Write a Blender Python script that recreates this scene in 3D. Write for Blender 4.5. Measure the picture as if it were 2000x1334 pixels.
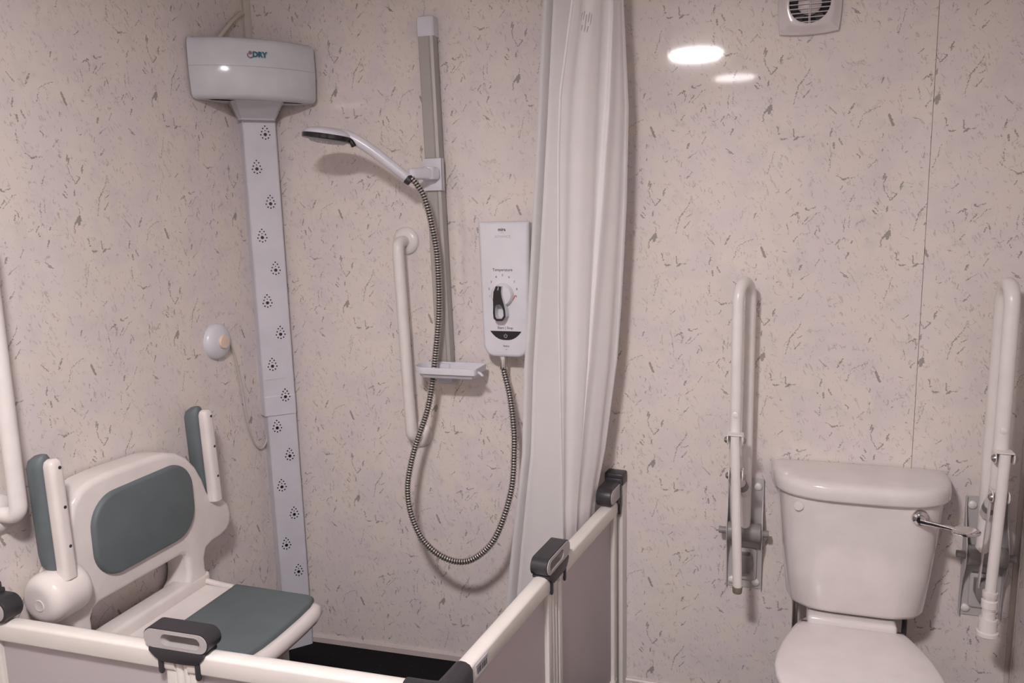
import bpy, bmesh, math, random
from mathutils import Vector, Matrix
PI = math.pi
random.seed(7)
for o in list(bpy.data.objects): bpy.data.objects.remove(o)
scene = bpy.context.scene
COL = scene.collection

# ------------------------------------------------------------------ camera
def make_camera():
    p, y, r = 0.1641, 0.3288, -0.0230
    fwd = Vector((-math.sin(y)*math.cos(p), math.cos(y)*math.cos(p), -math.sin(p)))
    right = Vector((math.cos(y), math.sin(y), 0)); up = right.cross(fwd)
    rr = math.cos(r)*right + math.sin(r)*up; uu = -math.sin(r)*right + math.cos(r)*up
    cam = bpy.data.cameras.new('camera'); o = bpy.data.objects.new('camera', cam); COL.objects.link(o)
    cam.sensor_width = 36; cam.lens = 1570.47/2000*36; cam.clip_start = .02
    m = Matrix((rr, uu, -fwd)).transposed().to_4x4(); m.translation = Vector((1.792, -2.4906, 1.638))
    o.matrix_world = m; scene.camera = o
make_camera()

# ------------------------------------------------------------------ light and exposure
w = bpy.data.worlds.new('world'); scene.world = w; w.use_nodes = True
w.node_tree.nodes['Background'].inputs[0].default_value = (.05, .045, .042, 1)
w.node_tree.nodes['Background'].inputs[1].default_value = .2
LAMP_POWER, LAMP2_POWER = 335.0, 17.0
LAMP_COLOR = (1.0, .942, .958)
vs = scene.view_settings
vs.view_transform = 'Standard'; vs.look = 'None'; vs.gamma = 1; vs.exposure = 0.0
vs.use_curve_mapping = False
scene.cycles.max_bounces = 5; scene.cycles.diffuse_bounces = 3; scene.cycles.glossy_bounces = 3; scene.cycles.transmission_bounces = 4

# ------------------------------------------------------------------ materials
def new_mat(name):
    m = bpy.data.materials.new(name); m.use_nodes = True
    nt = m.node_tree; b = nt.nodes['Principled BSDF']
    return m, nt, b
def mat(name, color, rough=.4, metal=0, spec=.5, var=.04, scale=14, bump=0, bscale=300, coat=0):
    """procedural material: colour and roughness drift softly with noise, optional fine relief"""
    m, nt, b = new_mat(name)
    tc = nt.nodes.new('ShaderNodeTexCoord'); n = nt.nodes.new('ShaderNodeTexNoise')
    n.inputs['Scale'].default_value = scale; n.inputs['Detail'].default_value = 3
    nt.links.new(tc.outputs['Object'], n.inputs['Vector'])
    r = nt.nodes.new('ShaderNodeValToRGB')
    lo = [max(0, c*(1-var)) for c in color]; hi = [min(1, c*(1+var)) for c in color]
    r.color_ramp.elements[0].position = .3; r.color_ramp.elements[1].position = .7
    r.color_ramp.elements[0].color = (*lo, 1); r.color_ramp.elements[1].color = (*hi, 1)
    nt.links.new(n.outputs['Fac'], r.inputs[0]); nt.links.new(r.outputs[0], b.inputs['Base Color'])
    b.inputs['Roughness'].default_value = rough; b.inputs['Metallic'].default_value = metal
    b.inputs['Specular IOR Level'].default_value = spec
    if coat: b.inputs['Coat Weight'].default_value = coat; b.inputs['Coat Roughness'].default_value = .05
    if bump:
        n2 = nt.nodes.new('ShaderNodeTexNoise'); n2.inputs['Scale'].default_value = bscale
        nt.links.new(tc.outputs['Object'], n2.inputs['Vector'])
        bp = nt.nodes.new('ShaderNodeBump'); bp.inputs['Strength'].default_value = bump; bp.inputs['Distance'].default_value = .001
        nt.links.new(n2.outputs['Fac'], bp.inputs['Height']); nt.links.new(bp.outputs[0], b.inputs['Normal'])
    return m

M = {}
M['plastic'] = mat('white_plastic', (.66, .655, .70), .25)
M['dryer'] = mat('grey_white_plastic', (.60, .605, .64), .16)
M['duct'] = mat('duct_plastic', (.62, .61, .66), .32)
M['unit'] = mat('glossy_white_plastic', (.70, .695, .73), .18)
M['tube'] = mat('white_coated_steel', (.76, .715, .69), .28, bump=.05, bscale=500)
M['ceramic'] = mat('white_ceramic', (.72, .67, .65), .10, coat=.5)
M['seat_white'] = mat('moulded_white_plastic', (.77, .71, .68), .16)
M['lid'] = mat('toilet_lid_plastic', (.76, .70, .69), .26)
M['pad'] = mat('blue_grey_foam', (.122, .148, .154), .55, var=.06, bump=.08, bscale=200)
M['rail_alu'] = mat('satin_aluminium', (.40, .375, .350), .48, metal=.1)
M['door_white'] = mat('white_door_profile', (.74, .70, .655), .30)
M['dark'] = mat('charcoal_plastic', (.032, .030, .034), .42)
M['midgrey'] = mat('grey_plastic', (.42, .395, .385), .45)
M['black'] = mat('gloss_black', (.010, .010, .012), .18)
M['ink'] = mat('dark_ink', (.03, .03, .035), .5)
M['faint'] = mat('faint_ink', (.40, .39, .41), .5)
M['red'] = mat('red_ink', (.65, .045, .05), .5)
M['teal'] = mat('teal_ink', (.0, .105, .17), .5)
M['pinkink'] = mat('plum_ink', (.25, .12, .20), .5)
M['white_ink'] = mat('white_ink', (.6, .6, .62), .5)
M['steel'] = mat('shower_hose_steel', (.60, .56, .52), .32, metal=.85)
M['hose_core'] = mat('hose_core', (.035, .03, .028), .5)
M['chrome'] = mat('chrome', (.72, .71, .70), .06, metal=1, var=.01)
M['hinge_grey'] = mat('grey_hinge_plastic', (.235, .222, .215), .42)
M['plate'] = mat('pale_grey_coated_plate', (.50, .475, .465), .38)
M['rubber'] = mat('grey_rubber', (.19, .165, .13), .6)
M['bolt'] = mat('bolt_steel', (.42, .39, .37), .3, metal=1)
M['cream'] = mat('cream_plastic', (.74, .60, .46), .4)
M['cable'] = mat('cream_cable', (.62, .56, .46), .4)
M['clear_tube'] = mat('pale_tube', (.55, .50, .46), .3)
M['trim'] = mat('cream_trim', (.56, .50, .45), .35)
M['base'] = mat('pinkish_skirting', (.58, .50, .47), .4)
M['ceil'] = mat('white_ceiling', (.72, .70, .68), .5)
M['spray'] = mat('grey_spray_face', (.40, .42, .43), .4)
M['door'] = mat('painted_grey_door', (.34, .32, .31), .35)
M['fan_white'] = mat('fan_white', (.64, .59, .58), .16)
M['hub'] = mat('fan_hub', (.52, .47, .46), .3)
M['core'] = mat('wall_core', (.5, .47, .44), .7)
M['thread'] = mat('hem_thread', (.70, .65, .63), .7)

def emit_mat(name, power):
    m, nt, b = new_mat(name)
    b.inputs['Base Color'].default_value = (.8, .8, .8, 1)
    b.inputs['Emission Color'].default_value = (*LAMP_COLOR, 1); b.inputs['Emission Strength'].default_value = power
    return m

def floor_mat():
    m, nt, b = new_mat('black_speckled_vinyl')
    tc = nt.nodes.new('ShaderNodeTexCoord'); v = nt.nodes.new('ShaderNodeTexVoronoi'); v.inputs['Scale'].default_value = 90
    nt.links.new(tc.outputs['Object'], v.inputs['Vector'])
    lt = nt.nodes.new('ShaderNodeMath'); lt.operation = 'LESS_THAN'; lt.inputs[1].default_value = .10
    nt.links.new(v.outputs['Distance'], lt.inputs[0])
    sx = nt.nodes.new('ShaderNodeSeparateColor'); nt.links.new(v.outputs['Color'], sx.inputs[0])
    g2 = nt.nodes.new('ShaderNodeMath'); g2.operation = 'GREATER_THAN'; g2.inputs[1].default_value = .72
    nt.links.new(sx.outputs[0], g2.inputs[0])
    mu = nt.nodes.new('ShaderNodeMath'); mu.operation = 'MULTIPLY'
    nt.links.new(lt.outputs[0], mu.inputs[0]); nt.links.new(g2.outputs[0], mu.inputs[1])
    mx = nt.nodes.new('ShaderNodeMix'); mx.data_type = 'RGBA'
    mx.inputs['A'].default_value = (.004, .004, .005, 1); mx.inputs['B'].default_value = (.12, .13, .15, 1)
    nt.links.new(mu.outputs[0], mx.inputs['Factor']); nt.links.new(mx.outputs['Result'], b.inputs['Base Color'])
    b.inputs['Roughness'].default_value = .75; b.inputs['Specular IOR Level'].default_value = .2
    return m

# printed wall panel: a repeating half-drop print of short broken veins on a cream ground
STROKES = [(-0.006,0.0146,0.0064,-0.0131,0.0047),(-0.0962,0.0506,-0.1029,0.0356,0.003),(-0.1063,0.0332,-0.1098,0.023,0.0024),(-0.0298,0.038,-0.0513,0.0326,0.0012),(-0.0513,0.0326,-0.0702,0.0182,0.0012),(-0.0702,0.0182,-0.0835,-0.0147,0.0009),(-0.1631,0.0469,-0.1397,0.0247,0.0015),(0.0288,0.3589,0.0337,0.3373,0.0024),(0.0403,0.3246,0.056,0.3218,0.0024),(0.0733,0.3487,0.0766,0.3272,0.0024),(0.0769,0.3181,0.0844,0.3258,0.0041),(0.087,0.3241,0.1049,0.3285,0.0012),(-0.1506,-0.0154,-0.1549,-0.0347,0.0024),(-0.1311,-0.041,-0.1238,-0.0587,0.0024),(-0.144,-0.0562,-0.1435,-0.0684,0.0035),(-0.1628,-0.0527,-0.1616,-0.057,0.0024),(-0.1528,-0.0902,-0.1531,-0.122,0.0012),(-0.1355,-0.145,-0.1124,-0.1553,0.0015),(-0.1174,-0.1552,-0.1024,-0.153,0.0035),(-0.1166,-0.1738,-0.1202,-0.1844,0.0018),(-0.0949,-0.1532,-0.0851,-0.1498,0.0012),(-0.0855,-0.1987,-0.0947,-0.2172,0.0018),(-0.009,-0.1429,-0.0108,-0.1559,0.003),(-0.0119,-0.1637,-0.0067,-0.1902,0.0015),(-0.0067,-0.1902,0.0102,-0.2169,0.0018),(0.0102,-0.2169,0.0229,-0.1988,0.003),(0.0229,-0.1988,0.0131,-0.196,0.0015),(0.0383,-0.1679,0.0317,-0.1808,0.0026),(-0.025,-0.2188,-0.0222,-0.2268,0.0024),(-0.0362,-0.2435,-0.0259,-0.2533,0.003),(-0.0315,-0.2372,-0.0213,-0.2454,0.0018),(0.0028,-0.2353,-0.0001,-0.2474,0.003),(0.011,-0.3029,-0.0054,-0.3204,0.0059),(0.0126,-0.3061,0.0056,-0.3232,0.0053),(-0.0091,-0.3257,-0.0102,-0.3446,0.0024),(0.0114,-0.2805,0.0108,-0.2992,0.0012),(0.1137,-0.2063,0.097,-0.2361,0.0012),(0.097,-0.2361,0.0823,-0.2534,0.0018),(0.0823,-0.2534,0.0711,-0.3025,0.0012),(0.1151,-0.2452,0.1052,-0.2523,0.0024),(0.1133,-0.2658,0.0962,-0.2856,0.0024),(0.1145,0.1237,0.1224,0.1219,0.003),(0.1223,0.123,0.1403,0.1276,0.0015),(0.1361,0.1015,0.1109,0.0773,0.0009),(0.0734,0.1026,0.094,0.1132,0.0024),(0.0887,0.116,0.0975,0.0884,0.0012),(0.1452,0.0631,0.1404,0.0522,0.0018),(-0.1078,-0.2653,-0.1088,-0.3032,0.0012),(-0.1181,-0.3249,-0.1278,-0.3384,0.0024),(-0.0828,-0.0877,-0.075,-0.0959,0.0024),(-0.0328,-0.1054,-0.049,-0.1258,0.0012),(0.0242,0.2895,0.0063,0.2273,0.0012),(-0.1119,0.3049,-0.0968,0.291,0.0018),(-0.13,0.1528,-0.1258,0.1464,0.0018),(-0.0238,0.1148,-0.028,0.1024,0.0024),(0.056,0.1713,0.0694,0.1826,0.0018),(0.0869,0.0331,0.0832,0.0313,0.003)]
STROKES += [(0.0873,0.0378,0.0932,0.0437,0.0019),(0.1027,-0.0519,0.1064,-0.0378,0.0026),(0.0555,0.0035,0.0684,-0.0,0.0009),(0.0625,0.0838,0.0696,0.0507,0.0009),(0.105,-0.0791,0.1215,-0.0696,0.0014),(0.1215,-0.0696,0.1404,-0.0578,0.0007),(0.1451,-0.0389,0.1569,-0.0201,0.0012),(0.1027,-0.1381,0.1168,-0.1215,0.0014),(0.0802,-0.1298,0.0861,-0.1322,0.0012),(0.0838,-0.1428,0.0861,-0.1404,0.0014),(0.0861,-0.1038,0.0876,-0.0932,0.0017),(0.0401,-0.0885,0.0465,-0.0833,0.0014),(0.0295,-0.0779,0.033,-0.0673,0.0012),(0.0496,-0.0507,0.0507,-0.046,0.0019),(-0.0189,-0.0342,-0.0186,-0.0448,0.0014),(-0.0196,-0.0802,-0.0186,-0.0779,0.0026),(-0.0994,0.3423,-0.0935,0.3612,0.0026),(-0.1124,-0.3234,-0.1065,-0.3199,0.0019),(-0.1053,-0.3211,-0.1025,-0.327,0.0019),(-0.0876,-0.334,-0.0846,-0.3286,0.0026),(-0.1207,-0.3423,-0.1204,-0.3506,0.0017),(-0.0959,-0.2916,-0.094,-0.255,0.0012),(-0.1112,0.3034,-0.1018,0.2916,0.0017),(-0.1018,0.2916,-0.0924,0.288,0.0024),(-0.0959,0.2774,-0.0853,0.2632,0.0009),(-0.1502,-0.3376,-0.136,-0.3317,0.0009),(0.0979,0.105,0.0932,0.0861,0.0014),(0.105,0.0814,0.1215,0.1015,0.0014),(0.1381,0.1074,0.1522,0.1145,0.0014),(0.1475,0.0743,0.1546,0.0602,0.0017),(-0.0106,-0.1664,-0.0064,-0.1522,0.0026),(0.033,-0.1876,0.0366,-0.1805,0.0026),(0.1074,0.0012,0.1109,-0.013,0.0009)]
def panel_mat():
    m, nt, b = new_mat('printed_marble_panel')
    N, L = nt.nodes, nt.links
    def math_(op, a, b_=None, c=None, clamp=False):
        n = N.new('ShaderNodeMath'); n.operation = op; n.use_clamp = clamp
        for i, v in enumerate((a, b_, c)):
            if v is None: continue
            if isinstance(v, (int, float)): n.inputs[i].default_value = v
            else: L.new(v, n.inputs[i])
        return n.outputs[0]
    def vec(op, a, b_=None, c=None):
        n = N.new('ShaderNodeVectorMath'); n.operation = op
        for i, v in enumerate((a, b_, c)):
            if v is None: continue
            if isinstance(v, tuple): n.inputs[i].default_value = v
            else: L.new(v, n.inputs[i])
        return n
    def noise(vecin, scale, detail=2, rough=.5, dist=0):
        n = N.new('ShaderNodeTexNoise'); n.inputs['Scale'].default_value = scale; n.inputs['Detail'].default_value = detail
        n.inputs['Roughness'].default_value = rough; n.inputs['Distortion'].default_value = dist
        L.new(vecin, n.inputs['Vector']); return n
    def ramp(v, a, b_):      # smooth 0..1 from a to b
        n = N.new('ShaderNodeMapRange'); n.interpolation_type = 'SMOOTHSTEP'
        n.inputs['From Min'].default_value = a; n.inputs['From Max'].default_value = b_
        L.new(v, n.inputs['Value']); return n.outputs[0]
    tc = N.new('ShaderNodeTexCoord'); P = tc.outputs['Object']
    s = N.new('ShaderNodeSeparateXYZ'); L.new(P, s.inputs[0])
    # fold into one cell of the half-drop repeat
    col = math_('ROUND', math_('DIVIDE', s.outputs[0], .326))
    qx = math_('MULTIPLY_ADD', col, -.326, s.outputs[0])
    zz = math_('DIVIDE', math_('MULTIPLY_ADD', col, -.36, s.outputs[2]), .72)
    qz = math_('MULTIPLY', math_('SUBTRACT', zz, math_('ROUND', zz)), .72)
    cb = N.new('ShaderNodeCombineXYZ'); L.new(qx, cb.inputs[0]); L.new(qz, cb.inputs[1])
    q0 = cb.outputs[0]
    wn = noise(q0, 95, 2, .68)
    wv = vec('MULTIPLY_ADD', wn.outputs['Color'], (.012, .012, 0), (-.006, -.006, 0)).outputs[0]
    q = vec('ADD', q0, wv).outputs[0]
    wn2 = noise(q0, 250, 2, .65)
    def stroke_marks(strokes):
        dist = None
        for (ax, ay, bx, by, wd) in strokes:
            ba = Vector((bx-ax, by-ay, 0)); l2 = max(ba.length_squared, 1e-8)
            pa = vec('SUBTRACT', q, (ax, ay, 0)).outputs[0]
            h = vec('DOT_PRODUCT', pa, tuple(ba/l2)).outputs['Value']
            h = math_('MAXIMUM', math_('MINIMUM', h, 1.0), 0.0)
            sc = N.new('ShaderNodeVectorMath'); sc.operation = 'SCALE'; sc.inputs[0].default_value = ba; L.new(h, sc.inputs['Scale'])
            d = vec('DISTANCE', pa, sc.outputs[0]).outputs['Value']
            d = math_('SUBTRACT', d, wd*.68)
            dist = d if dist is None else math_('MINIMUM', dist, d)
        dist = math_('MULTIPLY_ADD', wn2.outputs['Fac'], .0085, math_('SUBTRACT', dist, .0042))
        return math_('SUBTRACT', 1.0, ramp(dist, -.0006, .0007))
    # finer flecks: slanted streaks and thin broken lines
    mp = N.new('ShaderNodeMapping'); mp.inputs['Rotation'].default_value = (0, math.radians(24), 0); L.new(P, mp.inputs[0])
    fl = noise(vec('MULTIPLY', mp.outputs[0], (1.0, 1, .32)).outputs[0], 120, 2, .6, .6)
    msk = noise(P, 11, 2)
    flecks = math_('MULTIPLY', ramp(fl.outputs['Fac'], .605, .67), ramp(msk.outputs['Fac'], .44, .58))
    vn = noise(vec('MULTIPLY', mp.outputs[0], (1.0, 1, .5)).outputs[0], 34, 3, .62, .9)
    line = math_('SUBTRACT', 1.0, ramp(math_('ABSOLUTE', math_('SUBTRACT', vn.outputs['Fac'], .5)), .006, .020))
    brk = noise(P, 48, 2)
    lines = math_('MULTIPLY', line, ramp(brk.outputs['Fac'], .50, .58))
    fine = math_('ADD', math_('MULTIPLY', flecks, .40), math_('MULTIPLY', lines, .47), clamp=True)
    # ground: cream with soft mauve and sandy clouds
    c1 = noise(P, 7, 2, .55); c2 = noise(vec('ADD', P, (7.3, 1.2, 4.1)).outputs[0], 13, 2, .6)
    def mix(f, a, b_):
        n = N.new('ShaderNodeMix'); n.data_type = 'RGBA'
        if isinstance(f, float): n.inputs['Factor'].default_value = f
        else: L.new(f, n.inputs['Factor'])
        for k, v in (('A', a), ('B', b_)):
            if isinstance(v, tuple): n.inputs[k].default_value = v
            else: L.new(v, n.inputs[k])
        return n.outputs['Result']
    ground = mix(ramp(c1.outputs['Fac'], .40, .62), (.748, .674, .622, 1), (.716, .648, .636, 1))
    ground = mix(math_('MULTIPLY', ramp(c2.outputs['Fac'], .50, .68), .6), ground, (.672, .610, .605, 1))
    colr = mix(fine, ground, (.34, .295, .26, 1))
    # very slight ripple of the plastic skin
    rp = noise(vec('MULTIPLY', P, (1, 1, .15)).outputs[0], 90, 1)
    bp = N.new('ShaderNodeBump'); bp.inputs['Strength'].default_value = .05; bp.inputs['Distance'].default_value = .0006
    L.new(rp.outputs['Fac'], bp.inputs['Height'])
    # the print is laid down in bands of the repeat, so each spot only works out the strokes near it
    def surface(lo, hi):
        if hi-lo > .1:
            mid = (lo+hi)/2; mx = N.new('ShaderNodeMixShader')
            L.new(math_('GREATER_THAN', qz, mid), mx.inputs[0]); L.new(surface(lo, mid), mx.inputs[1]); L.new(surface(mid, hi), mx.inputs[2]); return mx.outputs[0]
        near = [k for k in STROKES if max(k[1], k[3])+k[4]+.012 > lo and min(k[1], k[3])-k[4]-.012 < hi]
        p = N.new('ShaderNodeBsdfPrincipled')
        L.new(mix(math_('MULTIPLY', stroke_marks(near), .74), colr, (.215, .190, .165, 1)), p.inputs['Base Color'])
        p.inputs['Roughness'].default_value = .045; p.inputs['Specular IOR Level'].default_value = .5
        L.new(bp.outputs[0], p.inputs['Normal']); return p.outputs[0]
    N.remove(b); L.new(surface(-.36, .36), N['Material Output'].inputs[0])
    return m

def cloth_mat():
    m, nt, b = new_mat('white_curtain_cloth'); N, L = nt.nodes, nt.links
    tc = N.new('ShaderNodeTexCoord'); n = N.new('ShaderNodeTexNoise'); n.inputs['Scale'].default_value = 25
    L.new(tc.outputs['Object'], n.inputs['Vector'])
    r = N.new('ShaderNodeValToRGB'); r.color_ramp.elements[0].color = (.86, .835, .83, 1); r.color_ramp.elements[1].color = (.91, .885, .875, 1)
    L.new(n.outputs['Fac'], r.inputs[0]); L.new(r.outputs[0], b.inputs['Base Color'])
    b.inputs['Roughness'].default_value = .55; b.inputs['Specular IOR Level'].default_value = .3
    # fold creases across the cloth
    s = N.new('ShaderNodeSeparateXYZ'); L.new(tc.outputs['Object'], s.inputs[0])
    wv = N.new('ShaderNodeMath'); wv.operation = 'PINGPONG'; wv.inputs[1].default_value = .105; L.new(s.outputs[2], wv.inputs[0])
    mr = N.new('ShaderNodeMapRange'); mr.inputs['From Min'].default_value = 0; mr.inputs['From Max'].default_value = .004
    L.new(wv.outputs[0], mr.inputs['Value'])
    bp = N.new('ShaderNodeBump'); bp.inputs['Strength'].default_value = .25; bp.inputs['Distance'].default_value = .001
    L.new(mr.outputs[0], bp.inputs['Height']); L.new(bp.outputs[0], b.inputs['Normal'])
    t = N.new('ShaderNodeBsdfTranslucent'); t.inputs[0].default_value = (.86, .82, .81, 1)
    mx = N.new('ShaderNodeMixShader'); mx.inputs[0].default_value = .26
    L.new(b.outputs[0], mx.inputs[1]); L.new(t.outputs[0], mx.inputs[2])
    L.new(mx.outputs[0], N['Material Output'].inputs[0]); return m

def frosted_mat():
    m, nt, b = new_mat('frosted_sheet'); N, L = nt.nodes, nt.links
    tc = N.new('ShaderNodeTexCoord'); n = N.new('ShaderNodeTexNoise'); n.inputs['Scale'].default_value = 6
    L.new(tc.outputs['Object'], n.inputs['Vector'])
    r = N.new('ShaderNodeValToRGB'); r.color_ramp.elements[0].color = (.80, .745, .755, 1); r.color_ramp.elements[1].color = (.85, .79, .80, 1)
    L.new(n.outputs['Fac'], r.inputs[0]); L.new(r.outputs[0], b.inputs['Base Color']); b.inputs['Roughness'].default_value = .4
    t = N.new('ShaderNodeBsdfTranslucent'); t.inputs[0].default_value = (.72, .66, .67, 1)
    mx = N.new('ShaderNodeMixShader'); mx.inputs[0].default_value = .45
    L.new(b.outputs[0], mx.inputs[1]); L.new(t.outputs[0], mx.inputs[2])
    tr = N.new('ShaderNodeBsdfTransparent'); tr.inputs[0].default_value = (.9, .86, .87, 1)
    m2 = N.new('ShaderNodeMixShader'); m2.inputs[0].default_value = .12
    L.new(mx.outputs[0], m2.inputs[1]); L.new(tr.outputs[0], m2.inputs[2])
    L.new(m2.outputs[0], N['Material Output'].inputs[0]); return m
M['panel'] = panel_mat(); M['cloth'] = cloth_mat(); M['frost'] = frosted_mat(); M['floor'] = floor_mat()
M['lamp1'] = emit_mat('lamp_diffuser', LAMP_POWER); M['lamp2'] = emit_mat('lamp_diffuser_dim', LAMP2_POWER)

# ------------------------------------------------------------------ helpers
ROOT = {}
def thing(name, label, cat, loc=(0, 0, 0), rotz=0, group=None):
    o = bpy.data.objects.new(name, None); COL.objects.link(o)
    o.empty_display_size = .05; o.location = loc; o.rotation_euler = (0, 0, rotz)
    o['label'] = label; o['category'] = cat
    if group: o['group'] = group
    ROOT[o.name] = Matrix.Translation(loc) @ Matrix.Rotation(rotz, 4, 'Z')
    return o
def tag(o, label, cat, group=None):
    o['label'] = label; o['category'] = cat
    if group: o['group'] = group
    return o
def mworld(o):
    m = ROOT.get(o.name)
    if m is not None: return m
    return mworld(o.parent) if o.parent else Matrix.Identity(4)
def obj(name, bm, material, parent=None, local=False, sharp=35, origin=None, label=None):
    """link one mesh object; geometry is given in world space unless local"""
    bmesh.ops.recalc_face_normals(bm, faces=bm.faces[:])
    me = bpy.data.meshes.new(name); bm.to_mesh(me); bm.free()
    o = bpy.data.objects.new(name, me); COL.objects.link(o)
    if parent:
        if not local: me.transform(mworld(parent).inverted())
        o.parent = parent
    elif origin is not None:
        me.transform(Matrix.Translation(-Vector(origin))); o.location = origin
        ROOT[o.name] = Matrix.Translation(origin)
    me.polygons.foreach_set('use_smooth', [True]*len(me.polygons))
    me.set_sharp_from_angle(angle=math.radians(sharp))
    me.materials.append(material if not isinstance(material, str) else M[material])
    if label: o['label'] = label
    return o
def struct(name, bm, material, parent=None, **k):
    o = obj(name, bm, material, parent, **k); o['kind'] = 'structure'; return o
def BM(): return bmesh.new()
def bx(bm, x0, x1, y0, y1, z0, z1, bev=0, seg=2, mtx=None):
    t = bmesh.new()
    vs_ = [t.verts.new((x, y, z)) for x in (x0, x1) for y in (y0, y1) for z in (z0, z1)]
    for f in ((0, 1, 3, 2), (4, 6, 7, 5), (0, 4, 5, 1), (2, 3, 7, 6), (0, 2, 6, 4), (1, 5, 7, 3)): t.faces.new([vs_[i] for i in f])
    if bev: bmesh.ops.bevel(t, geom=t.edges[:], offset=bev, segments=seg, affect='EDGES', profile=.5)
    merge(bm, t, mtx); return bm
def merge(bm, t, mtx=None):
    if mtx is not None: bmesh.ops.transform(t, matrix=mtx, verts=t.verts[:])
    me = bpy.data.meshes.new('tmp'); t.to_mesh(me); t.free(); bm.from_mesh(me); bpy.data.meshes.remove(me)
def loft(bm, rings, cap0=True, cap1=True, closed=True):
    vr = [[bm.verts.new(p) for p in r] for r in rings]
    n = len(vr[0])
    for a, b in zip(vr[:-1], vr[1:]):
        for i in range(n if closed else n-1):
            j = (i+1) % n; bm.faces.new((a[i], a[j], b[j], b[i]))
    if cap0: bm.faces.new(vr[0][::-1])
    if cap1: bm.faces.new(vr[-1])
    return bm
def cyl(bm, a, b, r, r2=None, seg=20, round_=0):
    a, b = Vector(a), Vector(b); d = (b-a); ln = d.length; d.normalize()
    u = d.orthogonal().normalized(); v = d.cross(u); r2 = r if r2 is None else r2
    prof = [(0, r), (ln, r2)]
    if round_:
        k = 4
        prof = [(round_*(1-math.cos(i/k*PI/2)), r-round_+round_*math.sin(i/k*PI/2)) for i in range(k+1)]
        end = [(ln-p, q-r+r2) for p, q in prof][::-1]
        prof = prof + end
    rings = [[a+d*t+(u*math.cos(k*2*PI/seg)+v*math.sin(k*2*PI/seg))*rr for k in range(seg)] for t, rr in prof]
    return loft(bm, rings)
def lathe(bm, c, axis, prof, seg=32):
    """prof: (distance along axis, radius)"""
    c = Vector(c); d = Vector(axis).normalized(); u = d.orthogonal().normalized(); v = d.cross(u)
    rings = [[c+d*t+(u*math.cos(k*2*PI/seg)+v*math.sin(k*2*PI/seg))*max(rr, 1e-5) for k in range(seg)] for t, rr in prof]
    return loft(bm, rings)
def smooth_path(pts, n=8):
    P = [Vector(p) for p in pts]; out = []
    for i in range(len(P)-1):
        p0, p1, p2, p3 = P[max(i-1, 0)], P[i], P[i+1], P[min(i+2, len(P)-1)]
        for k in range(n):
            t = k/n
            out.append(.5*((2*p1)+(p2-p0)*t+(2*p0-5*p1+4*p2-p3)*t*t+(-p0+3*p1-3*p2+p3)*t**3))
    out.append(P[-1]); return out
def bend_path(pts, rad, n=8):
    """polyline with rounded corners"""
    P = [Vector(p) for p in pts]; out = [P[0]]
    for a, b, c in zip(P[:-2], P[1:-1], P[2:]):
        d1, d2 = (a-b).normalized(), (c-b).normalized()
        r = min(rad, (a-b).length*.49, (c-b).length*.49)
        s, e = b+d1*r, b+d2*r
        for k in range(n+1):
            t = k/n; out.append(s*(1-t)**2+b*2*t*(1-t)+e*t*t)
    out.append(P[-1]); return out
def frames(path):
    P = [Vector(p) for p in path]; n = len(P); T = []
    for i in range(n): T.append((P[min(i+1, n-1)]-P[max(i-1, 0)]).normalized())
    u = T[0].orthogonal().normalized(); U = []
    for t in T:
        u = (u-t*u.dot(t)).normalized(); U.append(u)
    return P, T, U
def tube(bm, path, r, seg=18, cap=True):
    P, T, U = frames(path); rings = []
    for i, (p, t, u) in enumerate(zip(P, T, U)):
        v = t.cross(u); rr = r[i] if isinstance(r, (list, tuple)) else r
        rings.append([p+(u*math.cos(k*2*PI/seg)+v*math.sin(k*2*PI/seg))*rr for k in range(seg)])
    return loft(bm, rings, cap, cap)
def rrect(w, h, r, n=6, cx=0, cy=0):
    """rounded rectangle outline, r one radius or four (top-right, top-left, bottom-left, bottom-right)"""
    if not isinstance(r, (list, tuple)): r = (r,)*4
    out = []
    for (sx, sy, a0), rr in zip(((1, 1, 0), (-1, 1, 90), (-1, -1, 180), (1, -1, 270)), r):
        rr = max(min(rr, w/2, h/2), 1e-4)
        for k in range(n+1):
            a = math.radians(a0+90*k/n)
            out.append((cx+sx*(w/2-rr)+rr*math.cos(a), cy+sy*(h/2-rr)+rr*math.sin(a)))
    return out
def inset(poly, d):
    """shrink a counter-clockwise outline by d (mitred)"""
    n = len(poly); out = []
    for i in range(n):
        a, b, c = Vector(poly[i-1]), Vector(poly[i]), Vector(poly[(i+1) % n])
        e1, e2 = (b-a), (c-b)
        if e1.length < 1e-9 or e2.length < 1e-9: e1 = e2 = (c-a)
        e1.normalize(); e2.normalize()
        n1, n2 = Vector((-e1.y, e1.x)), Vector((-e2.y, e2.x))
        m = n1+n2
        if m.length < 1e-6: m = n1
        m.normalize(); k = max(m.dot(n1), .35)
        out.append(tuple(b+m*(d/k)))
    return out
def slab(bm, poly, t0, t1, place, edge=.004, k=3, edge0=None):
    """extrude a CCW 2D outline from t0 to t1 with rounded rims; place(u, v, t) -> 3D"""
    rings = []
    e0 = edge if edge0 is None else edge0
    sg = 1 if t1 > t0 else -1
    if e0:
        for i in range(k+1):
            a = i/k*PI/2
            rings.append([place(u, v, t0+sg*e0*(1-math.cos(a))) for u, v in inset(poly, e0*(1-math.sin(a)))])
    else: rings = [[place(u, v, t0) for u, v in poly]]
    if edge:
        for i in range(k+1):
            a = i/k*PI/2
            rings.append([place(u, v, t1-sg*edge*(1-math.sin(a))) for u, v in inset(poly, edge*(1-math.cos(a)))])
    else: rings.append([place(u, v, t1) for u, v in poly])
    return loft(bm, rings)
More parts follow.
